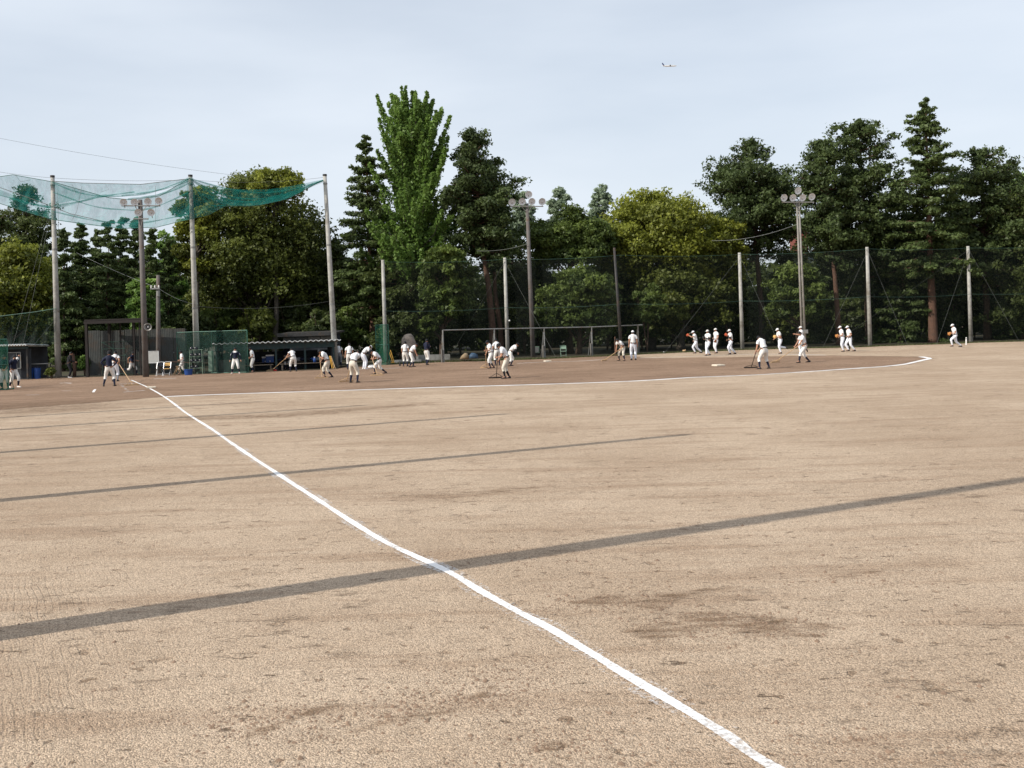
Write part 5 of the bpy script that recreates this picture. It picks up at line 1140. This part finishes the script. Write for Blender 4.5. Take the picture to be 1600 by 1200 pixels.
def finish_person(P, dg_):
    o = P['obj']; ev = o.evaluated_get(dg_); me = ev.to_mesh(); nv = len(me.vertices)
    co = np.empty(nv * 3, np.float32); me.vertices.foreach_get('co', co); co = co.reshape(-1, 3).astype(float)
    no = np.empty(nv * 3, np.float32); me.vertices.foreach_get('normal', no); no = no.reshape(-1, 3).astype(float)
    faces = [tuple(p.vertices) for p in me.polygons]; ev.to_mesh_clear()
    J = P['J']; s_ = P['s']; sm = P
    segs = [('tor', J['pel'], J['sp'], .13), ('tor', J['sp'], J['ch'], .13), ('tor', J['ch'], J['nk'], .12), ('nk', J['nk'], J['hc'], .06)]
    for k in (0, 1):
        segs += [('sh', J['nk'], J['sho'][k], .08), ('ua', J['sho'][k], J['elb'][k], .05), ('fa', J['elb'][k], J['hand'][k], .04), ('tor2', J['pel'], J['hip'][k], .12), ('th', J['hip'][k], J['kn'][k], .085), ('sn', J['kn'][k], J['ank'][k], .05), ('ft', J['ank'][k], J['toe'][k], .04)]
    D = []; Tt = []
    for (n_, a, b, r) in segs: d_, t_ = seg_t(co, a, b); D.append(d_ / (r * s_)); Tt.append(t_)
    D = np.array(D); Tt = np.array(Tt); bi = D.argmin(0); names = np.array([x[0] for x in segs])[bi]; tv = Tt[bi, np.arange(nv)]
    loc = gp(P['px'], P['py']); 
    if P['Yoff']: loc = gx(P['px'], loc[1] + P['Yoff'])
    root = empty('person', loc, P['yaw_r'], P['label'], 'person', P['group'])
    skm = M[P['skin']]
    # body = skinned surface + head + hands
    mb = MB(); mb.add(co, faces, 0)
    hc = J['hc']; a = math.radians(P['lean']); hp_ = min(2.0, a + math.radians(P['head'][0])); hy = math.radians(P['head'][1])
    HM = Matrix.Rotation(hp_, 3, 'Y') @ Matrix.Rotation(hy, 3, 'Z')
    def H(p): q = HM @ Vector(p); return (q.x * s_ + hc[0], q.y * s_ + hc[1], q.z * s_ + hc[2])
    n, k = 14, 10; V = []
    for i in range(k + 1):
        ph = PI * i / k
        for j in range(n):
            t = 2 * PI * j / n; x = .098 * math.sin(ph) * math.cos(t); y = .076 * math.sin(ph) * math.sin(t); z = .118 * math.cos(ph)
            if z < 0: y *= 1 + z * 2.6; x = x * (1 + z * 1.0) + (.008 if x > 0 else .01)
            if abs(t) < .01 and 4 <= i <= 6: x += .010
            V.append(H((x, y, z)))
    mb.add(V, [(i * n + j, (i + 1) * n + j, (i + 1) * n + (j + 1) % n, i * n + (j + 1) % n) for i in range(k) for j in range(n)], 0)
    mb.add([H(q) for q in ((.098, -.013, -.025), (.098, .013, -.025), (.122, 0, -.022), (.1, 0, .022))], [(0, 2, 3), (2, 1, 3), (0, 1, 2)], 0)      # nose
    for sg in (-1, 1):
        mb.add([H((.093, sg * .032 + q[0], .012 + q[1])) for q in ((-.012, 0), (0, -.006), (.012, 0), (0, .006))], [(0, 1, 2, 3)], 1)
        mb.add([H((.095, sg * .032 + q[0], .03 + q[1])) for q in ((-.016, 0), (.016, 0), (.016, .006), (-.016, .006))], [(0, 1, 2, 3)], 1)
        mb.add([H(q) for q in ((.012, sg * .074, .02), (-.014, sg * .088, .025), (-.016, sg * .086, -.028), (.006, sg * .073, -.032))], [(0, 1, 2, 3), (3, 2, 1, 0)], 0)
    mb.add([H(q) for q in ((.093, -.022, -.058), (.096, 0, -.063), (.093, .022, -.058), (.096, 0, -.053))], [(0, 1, 2, 3)], 2)
    for kk in (0, 1):
        sg = 1 if kk == 0 else -1; w = J['hand'][kk]; d_ = w - J['elb'][kk]; d_ = d_ / np.linalg.norm(d_)
        sdv = np.cross(d_, V3(0, sg, .2)); sdv /= np.linalg.norm(sdv) + 1e-9; nn = np.cross(d_, sdv)      # palm width along sdv
        curl = .9 if P['rake'] else .45
        pe = w + d_ * .085 * s_
        mb.tube([w - d_ * .02, w + d_ * .04 * s_, pe], [.026 * s_, .036 * s_, .034 * s_], 8, 0)
        for fi, (off, ln) in enumerate(((-.027, .065), (-.009, .078), (.009, .074), (.026, .058))):
            b0 = pe + sdv * off * s_ - d_ * .01; dd = d_ * math.cos(curl) + nn * math.sin(curl) * -sg; d2 = d_ * math.cos(curl * 2) + nn * math.sin(curl * 2) * -sg
            m_ = b0 + dd * ln * .5 * s_; mb.tube([b0, m_, m_ + d2 * ln * .5 * s_], [.0095, .0088, .006], 5, 0)
        b0 = w + d_ * .03 * s_ - sdv * .028 * s_; m_ = b0 + (d_ * .6 - sdv * .7) * .04 * s_; mb.tube([b0, m_, m_ + (d_ * .9 - nn * sg * .3) * .03 * s_], [.012, .0105, .007], 5, 0)
    mb.build('body', [skm, M['eye'], M['lip']], root, smooth=True)
    g = random.Random(P['px'])
    def shell(nm, fn, off, m, wr=.0):
        use = [f for f in faces if all(fn(i) for i in f)]
        if not use: return
        ids = sorted({i for f in use for i in f}); re = {v_: i for i, v_ in enumerate(ids)}; ofs = np.array([off(i) if callable(off) else off for i in ids])
        wv = np.sin(co[ids][:, 2] * 46 + co[ids][:, 1] * 23) * wr
        Vn = co[ids] + no[ids] * ((ofs + wv) * s_)[:, None]; q = MB(); q.add(Vn, [tuple(re[i] for i in f) for f in use])
        ob = q.build(nm, m, root, smooth=True); return ob
    sl = .62
    shell('jersey', lambda i: names[i] in ('tor', 'sh') or (names[i] == 'ua' and tv[i] < sl) or (names[i] == 'nk' and tv[i] < .15), lambda i: .020 if names[i] != 'ua' else .026, M[P['shirt']], .003)
    if P['sleeve']: shell('sleeve', lambda i: (names[i] == 'ua' and tv[i] > .3) or (names[i] == 'fa' and tv[i] < .93), .008, M[P['sleeve']])
    if P['vest']:
        shell('chest_stripe', lambda i: names[i] == 'tor' and abs(co[i][1]) < .085 and no[i][0] > .1 and co[i][2] > J['sp'][2], .028, M['jersey'])
        shell('sleeve_stripe', lambda i: names[i] in ('ua', 'sh') and tv[i] < .8 and no[i][2] > -.1, .034, M['jersey'])
    lim = 1.01 if P['long'] else .42
    shell('trousers', lambda i: names[i] in ('th', 'tor2') or (names[i] == 'sn' and tv[i] < lim) or (names[i] == 'tor' and bi[i] == 0 and tv[i] < .55), lambda i: (.026 if names[i] != 'sn' else .022) if names[i] != 'tor' else .014, M[P['pants']], .003)
    for sg in (0, 1):
        yk = lambda i, sg=sg: bi[i] in ([x for x in range(len(segs)) if segs[x][0] in ('sn', 'ft')][sg * 2:sg * 2 + 2])
        if not P['long']: shell('sock', lambda i: names[i] == 'sn' and tv[i] > .28 and yk(i), .007, M[P['socks']])
        # shoe
        an = J['ank'][sg]; to = J['toe'][sg]; d_ = (to - an); f = P['feet'][sg]; q = MB(); lift = f[2] > .12
        if lift:
            sh_ = an - J['kn'][sg]; sh_ /= np.linalg.norm(sh_); fd = d_ / np.linalg.norm(d_); heel = an + sh_ * .05 * s_ - fd * .05 * s_; q.tube([heel, an + fd * .04 + sh_ * .035 * s_, to, to + fd * .05 * s_], [.035 * s_, .05 * s_, .042 * s_, .022 * s_], 8)
            q.build('shoe', M[P['shoes']], root, smooth=True)
        else:
            fd = V3(d_[0], d_[1], 0); fd /= np.linalg.norm(fd); z0 = f[2]
            sdv = V3(-fd[1], fd[0], 0); V = []; prof = [(-.075, .030, .075), (-.05, .040, .10), (.02, .042, .10), (.09, .046, .065), (.15, .044, .05), (.19, .025, .035)]
            for (t_, wd, ht) in prof:
                for (y_, z_) in ((-1, 0), (-1.05, .35), (-.6, .95), (0, 1.05), (.6, .95), (1.05, .35), (1, 0)): V.append(V3(an[0], an[1], z0) + fd * t_ * s_ + sdv * y_ * wd * s_ + V3(0, 0, .004 + z_ * ht * s_))
            Fc = [(i * 7 + j, (i + 1) * 7 + j, (i + 1) * 7 + (j + 1) % 7, i * 7 + (j + 1) % 7) for i in range(5) for j in range(7)] + [tuple(range(7)), tuple(35 + j for j in range(7))[::-1]]
            q.add(V, Fc); q.build('shoe', M[P['shoes']], root, smooth=True)
    # belt
    dsp = Vector(J['sp'] - J['pel']).normalized(); q = MB(); c = J['pel'] * .52 + J['sp'] * .48
    q.lathe([(.152 * s_, -.02), (.160 * s_, -.018), (.160 * s_, .018), (.152 * s_, .02)], c, dsp, 18); q.build('belt', M['belt'], root, smooth=True)
    # hair and cap
    q = MB(); V = []; k = 5; n = 14
    for i in range(k + 1):
        ph = PI * .60 * i / k
        for j in range(n):
            t = 2 * PI * j / n; fr = math.cos(t); lim_ = 1 - .38 * max(0, fr) * (i / k); p_ = ph * lim_
            V.append(H((.106 * math.sin(p_) * math.cos(t) - .006, .085 * math.sin(p_) * math.sin(t), .127 * math.cos(p_))))
    q.add(V, [(i * n + j, (i + 1) * n + j, (i + 1) * n + (j + 1) % n, i * n + (j + 1) % n) for i in range(k) for j in range(n)]); q.build('hair', M['hair'], root, smooth=True)
    if P['cap']:
        q = MB(); V = []
        for i in range(k + 1):
            ph = PI * .47 * i / k
            for j in range(n):
                t = 2 * PI * j / n; V.append(H((.116 * math.sin(ph) * math.cos(t) - .002, .094 * math.sin(ph) * math.sin(t), .030 + .115 * math.cos(ph))))
        q.add(V, [(i * n + j, (i + 1) * n + j, (i + 1) * n + (j + 1) % n, i * n + (j + 1) % n) for i in range(k) for j in range(n)])
        cp_ = q.build('cap', M[P['cap']], root, smooth=True)
        q = MB(); V = []; m_ = 9
        for z in (0, .008):
            for j in range(m_): t = -1.1 + 2.2 * j / (m_ - 1); V += [H((.10 * math.cos(t), .088 * math.sin(t), .040 + z)), H((.10 * math.cos(t) + .085 * math.cos(t * .6), .095 * math.sin(t), .024 + z))]
        Fc = [(2 * j, 2 * j + 1, 2 * j + 3, 2 * j + 2) for j in range(m_ - 1)] + [(2 * m_ + 2 * j + 2, 2 * m_ + 2 * j + 3, 2 * m_ + 2 * j + 1, 2 * m_ + 2 * j) for j in range(m_ - 1)] + [(2 * j + 1, 2 * m_ + 2 * j + 1, 2 * m_ + 2 * j + 3, 2 * j + 3) for j in range(m_ - 1)]
        q.add(V, Fc); q.build('brim', M[P['cap']], cp_)
    if P['glove']:
        kk = P['glove'][1]; w = J['hand'][kk]; d_ = w - J['elb'][kk]; d_ /= np.linalg.norm(d_); c = w + d_ * .09; q = MB()
        sdv = np.cross(d_, V3(0, 1, .1)); sdv /= np.linalg.norm(sdv); nn = np.cross(d_, sdv)
        q.ellipsoid(c, (.095, .055, .105), 10, 6)
        for off in (-.055, -.02, .015, .05): q.tube([c + d_ * .04 + sdv * off, c + d_ * .15 + sdv * off * 1.25 + nn * .03], [.03, .02], 6)
        q.tube([c - sdv * .06, c + d_ * .08 - sdv * .13], [.032, .022], 6); q.build('glove', M[P['glove'][0]], root, smooth=True)
    bpy.data.objects.remove(o, do_unlink=True)

LEFT, RIGHT, AWAY, TOW = 180, 0, 90, 270
RAKES = []
def rake(lab, base_px, top, m=None, bw=.72, ang=None, extra=.3, group='wooden field rakes', rope=False, Yb=None):
    B = gp(*base_px); T = np.array(top); d = T - B; T2 = T + d / np.linalg.norm(d) * extra; m = m or M['wood']
    e = empty('field_rake', B, label=lab, cat='rake', group=group); T2 = T2 - B
    q = MB(); q.tube([V3(0, 0, .04), T2], .017, 6); q.build('handle', m, e)
    hd = V3(d[0], d[1], 0); hd /= np.linalg.norm(hd) + 1e-9; a = math.atan2(hd[1], hd[0]) + PI / 2 if ang is None else ang
    q = MB(); q.box((0, 0, .032), (bw, .035, .06), rz=a); q.build('head_board', m, e)
    w = V3(math.cos(a), math.sin(a), 0); j = T2 * .19
    for s_ in (-1, 1): q = MB(); q.tube([w * s_ * bw * .38 + V3(0, 0, .08), j], .013, 5); q.build('brace', m, e)
def P_(px, py, yaw, label, rk=None, grip=None, rlab=None, **kw):
    """rk = rake foot pixel; grip = (fwd, side, up) of the upper hand in the person's frame"""
    person(px, py, yaw, label, **kw); P = PEOPLE[-1]; P['yaw_r'] = math.radians(yaw); P['rake'] = rk
    if rk:
        loc = gp(px, py); c, s_ = math.cos(P['yaw_r']), math.sin(P['yaw_r'])
        G = V3(loc[0] + grip[0] * c - grip[1] * s_, loc[1] + grip[0] * s_ + grip[1] * c, grip[2]); B = gp(*rk); d = B - G; d /= np.linalg.norm(d)
        def tol(p): q = p - V3(loc[0], loc[1], 0); return (q[0] * c + q[1] * s_, -q[0] * s_ + q[1] * c, q[2])
        lower = G + d * kw.get('gap', .34) if 'gap' in kw else G + d * .34
        P['hands'] = (tol(G), tol(lower)) if grip[1] >= 0 else (tol(lower), tol(G))
        RAKES.append((rlab, rk, G, kw.get('_m')))
W = dict(socks='black_cloth')
CAPW = dict(cap='jersey', pants='pants_blue', long=True, group='white-capped players on the field')
WALK = dict(feet=((.30, .09, 0), (-.30, -.09, .05))); RUN = dict(feet=((.28, .08, .03), (-.48, -.08, .36)), lean=10)
# left
P_(0, 608, 250, 'dark-shirted person cut off by the left edge behind the net', h=1.75, shirt='navy', hands=((.25, .1, 1.05), (.2, -.15, 1.0)), sleeve='navy', group='staff standing at the left edge')
P_(8, 607.5, 290, 'person in a dark navy shirt behind the green screen, holding both hands together', h=1.72, shirt='navy', hands=((.28, .06, 1.0), (.28, -.06, 1.0)), group='staff standing at the left edge')
P_(22, 605.5, 330, 'person in a navy jacket with white stripes raising one hand to the head', h=1.72, shirt='navy', vest=True, sleeve='navy', hands=((.2, .18, 1.66), (.1, -.25, .9)), feet=((.18, .12, 0), (-.2, -.12, 0)), lean=8, shoes='shoe_white', group='staff standing at the left edge')
P_(108, 590.5, 20, 'dark-clothed person leaning forward in the shade beside the leftmost tall pole', h=1.65, shirt='black_cloth', pants='black_cloth', long=True, sleeve='black_cloth', shoes='shoe_white', lean=12, hands=((.38, .1, 1.0), (.38, -.1, 1.0)), cap=None, group=None)
P_(171.5, 603.5, 100, 'person in navy shirt seen from behind, hands on hips, legs apart', h=1.78, shirt='navy', sleeve='navy', hands=((-.02, .20, 1.02), (-.02, -.20, 1.02)), elbow=(-.2, 1.5, 0), feet=((.05, .30, 0), (-.02, -.24, 0)), head=(10, 0), group=None)
P_(180, 596, 95, 'white-shirted player seen from behind, right beside the navy-shirted one with a rake', rk=(207, 602.5), grip=(.05, -.22, .98), rlab='long thin wooden rake held beside the navy-shirted person', h=1.72, pants='pants_blue', socks='grey_pants', lean=18)
P_(206, 587, 10, 'player in navy shirt running right past the batting cage', h=1.55, shirt='navy', hands=((.32, .18, .95), (-.15, -.22, .9)), **RUN)
P_(286, 585, 195, 'white-shirted player walking left in front of the helmet rack carrying a long pole', h=1.52, hands=((.15, .2, .92), (.22, -.2, .9)), lean=8, sleeve=None, feet=((.2, .1, 0), (-.22, -.1, 0)))
P_(368.5, 583.5, 275, 'person in a navy vest with white stripes facing the camera in front of the dugout', h=1.60, shirt='navy', vest=True, sleeve='navy', shoes='shoe_white', feet=((.0, .22, 0), (0, -.22, 0)), hands=((.02, .34, .78), (.02, -.34, .78)), group=None)
P_(396, 581.5, 200, 'white-shirted player standing in the dugout opening beside the screen edge', h=1.58, hands=((.22, .12, .95), (.2, -.15, .9)), lean=12)
P_(449.5, 577, 265, 'navy-shirted person standing in the dugout behind the bending player', h=1.62, shirt='navy', sleeve='navy', hands=((.2, .12, 1.0), (.1, -.2, .9)), cap=None, group=None)
P_(458.5, 580.5, 118, 'player bending away in front of the dugout, dragging a rake to the left', rk=(424.5, 580), grip=(.12, .42, .86), rlab='wooden rake reaching left from the player bending at the dugout', h=1.60, lean=42, head=(10, 0), feet=((.1, .16, 0), (-.12, -.16, 0)))
P_(511, 590, 185, 'player leaning over an upright rake right of the dugout', rk=(503, 591), grip=(.34, .06, 1.12), rlab='upright wooden rake held close by the player right of the dugout', h=1.66, lean=32, head=(20, 0), feet=((.10, .1, 0), (-.25, -.12, 0)), pants='pants_cream')
P_(553.5, 598, 70, 'large cream-trousered player bending forward in the foreground of the group, dark sleeves', rk=(541, 596.5), grip=(.30, .30, .78), rlab='rake with its head left of the large bending player', h=1.74, lean=48, head=(20, 0), sleeve='black_cloth', pants='pants_cream', feet=((.05, .22, 0), (-.05, -.20, 0)))
P_(546.5, 577, 95, 'white-shirted player half hidden behind the large bending player', h=1.66, lean=18, head=(10, 0))
P_(530, 573.5, 100, 'player in white shirt and grey trousers just right of the right tall pole', h=1.60, pants='grey_pants', lean=15)
P_(569.5, 577, 35, 'all-white player with a white cap bowing deeply beside the green screen', h=1.74, lean=50, head=(15, 30), cap='jersey', pants='pants_blue', long=True, sleeve='black_cloth', hands=((.45, .15, .95), (.45, -.1, .9)), shoes='shoe_white', group=None)
P_(592, 584, 200, 'player crouching low over a rake in front of the narrow green screen', rk=(589.5, 587), grip=(.36, .05, .85), rlab='wooden rake under the crouching player by the green screen', h=1.66, lean=45, head=(10, 0), feet=((.25, .12, 0), (-.42, -.14, 0)))
P_(633.5, 572.5, 80, 'white player standing straight in front of the standing stone, left of a pair', h=1.62, lean=6, hands=((.15, .22, .85), (.1, -.25, .85)))
P_(643.5, 573.5, 15, 'white player leaning forward in front of the standing stone, right of a pair', h=1.66, lean=35, head=(15, 0), hands=((.4, .12, .62), (.38, -.14, .6)), feet=((.12, .15, 0), (-.15, -.18, 0)))
P_(667, 570, 60, 'player in a navy shirt and white trousers standing right of the standing stone', h=1.72, shirt='navy', sleeve='navy', hands=((.3, .1, 1.25), (.3, -.1, 1.2)), lean=5, feet=((.1, .1, 0), (-.12, -.1, 0)), group=None)
P_(768, 575.5, 200, 'player with one arm raised high, holding a tall rake, left of the middle group', rk=(759.5, 575), grip=(.36, .10, 1.05), rlab='tall pale rake standing left of the player with the raised arm', h=1.66, lean=14, head=(10, 0), feet=((.12, .12, 0), (-.18, -.14, 0)))
P_(777.5, 571, 110, 'white player in the middle group seen from behind, second from left', h=1.68, lean=20, hands=((.3, .2, .95), (.3, -.2, .9)))
P_(791.5, 591.5, 175, 'nearest player of the middle group bending over a black rake', rk=(775.5, 591), grip=(.38, .05, 1.0), rlab='black rake with a forked head in the middle of the field', h=1.72, lean=30, head=(12, 0), feet=((.06, .10, 0), (-.12, -.10, 0)), socks='black_cloth', pants='pants_cream', _m='wood_dark')
P_(799.5, 572, 20, 'white player with dark sleeves bending away to the right in the middle group', h=1.68, lean=48, sleeve='black_cloth', head=(5, 0), feet=((.0, .15, 0), (-.35, -.15, 0)), hands=((.4, .1, .8), (.35, -.15, .75)))
P_(972, 563.5, 225, 'bareheaded player bending forward with a rake under the pipe frame', rk=(944, 564), grip=(.25, .05, .72), rlab='pale rake handle resting low, left of the bareheaded bending player', h=1.66, lean=55, head=(-15, 0), cap=None, feet=((.05, .24, 0), (0, -.24, 0)), pants='pants_cream', Yoff=0)
P_(990, 562.5, 85, 'tall all-white player with a white cap standing with his back to the camera', h=1.86, shoes='shoe_black', **CAPW, hands=((.02, .28, .80), (.02, -.28, .82)))
P_(1088, 552, 185, 'white-capped player throwing to the left with an orange glove out front', h=1.76, lean=14, feet=((.10, .1, 0), (-.42, -.12, 0)), hands=((.52, .1, 1.32), (.05, -.35, .95)), glove=('glove_red', 0), **CAPW)
P_(1107, 555.5, 215, 'white-capped player striding with a black glove, left of a close pair', h=1.78, feet=((.32, .12, 0), (-.25, -.12, 0)), hands=((.25, .02, 1.2), (.22, -.12, 1.12)), glove=('glove_black', 0), sleeve='black_cloth', **CAPW)
P_(1119.5, 552, 205, 'white-capped player with a brown glove held low, right of a close pair', h=1.78, feet=((.08, .1, 0), (-.1, -.1, 0)), hands=((.2, .3, .98), (.15, -.12, 1.1)), glove=('glove_brown', 0), **CAPW)
P_(1142.5, 553.5, 195, 'white-capped player jogging left with a red glove at the chest', h=1.78, feet=((.12, .1, 0), (-.36, -.1, 0)), hands=((.26, .06, 1.28), (.15, -.2, 1.0)), glove=('glove_red', 0), lean=5, sleeve='black_cloth', **CAPW)
P_(1194, 576.5, 115, 'dark-capped player with head down raking on the dirt right of centre', rk=(1174, 575), grip=(.22, .32, .72), rlab='dark rake beside the dark-capped player right of centre', h=1.72, lean=30, head=(25, 0), feet=((.0, .26, 0), (-.0, -.30, 0)), side=0, _m='wood_dark')
P_(1219.5, 552.5, 190, 'white-capped player running left with a yellow glove', h=1.70, hands=((.25, .05, 1.15), (.3, -.25, 1.0)), glove=('glove_yellow', 0), feet=((.0, .08, 0), (-.42, -.08, .30)), lean=12, **CAPW)
P_(1256.5, 566.5, 190, 'bareheaded dark-haired player pulling a long rake, in front of the right lamp pole', rk=(1211.5, 566.5), grip=(.36, .05, .88), rlab='long thin rake stretching left from the player at the right lamp pole', h=1.76, lean=18, head=(8, 0), cap=None, feet=((.34, .12, 0), (-.34, -.12, 0)))
P_(1252.5, 552, 185, 'white-capped player pointing left, hidden behind the bareheaded player', h=1.78, hands=((.45, .1, 1.3), (.1, -.25, 1.0)), feet=((.1, .1, 0), (-.35, -.1, .18)), **CAPW)
P_(1317, 549.5, 185, 'front white-capped runner of the pair, holding a tan glove', h=1.72, hands=((.28, .08, 1.1), (.15, -.2, 1.0)), glove=('glove_tan', 0), feet=((-.02, .08, 0), (-.42, -.08, .22)), lean=10, **CAPW)
P_(1328, 549.5, 185, 'rear white-capped runner of the pair, without a visible glove', h=1.74, hands=((.2, .2, 1.05), (-.05, -.28, .95)), feet=((-.30, .08, .03), (.05, -.08, .04)), lean=8, **CAPW)
P_(1493, 543.5, 185, 'white-capped runner alone near the right edge with a tan glove held low', h=1.70, hands=((.32, .12, 1.0), (.2, -.2, 1.05)), glove=('glove_tan', 0), feet=((.26, .08, .1), (-.45, -.08, .05)), lean=12, **CAPW)
for P in PEOPLE: skel_mesh(P)
bpy.context.view_layer.update()
dgr = bpy.context.evaluated_depsgraph_get()
for P in PEOPLE: finish_person(P, dgr)
for (lab, rk, G, m_) in RAKES:
    rake(lab, rk, G, M[m_] if m_ else None)
# pole carried by the walking player, tray held by the shaded person
a = gp(286, 585); q = MB(); p0 = at(262, 565, a[1] - .3); p1 = at(300, 566.5, a[1] - .3); q.tube([p0 - a, p1 - a], .018, 6)
e = empty('carried_pole', a, label='thin brown pole carried level by the walking player at the helmet rack', cat='pole'); q.build('shaft', M['bark_red'], e)
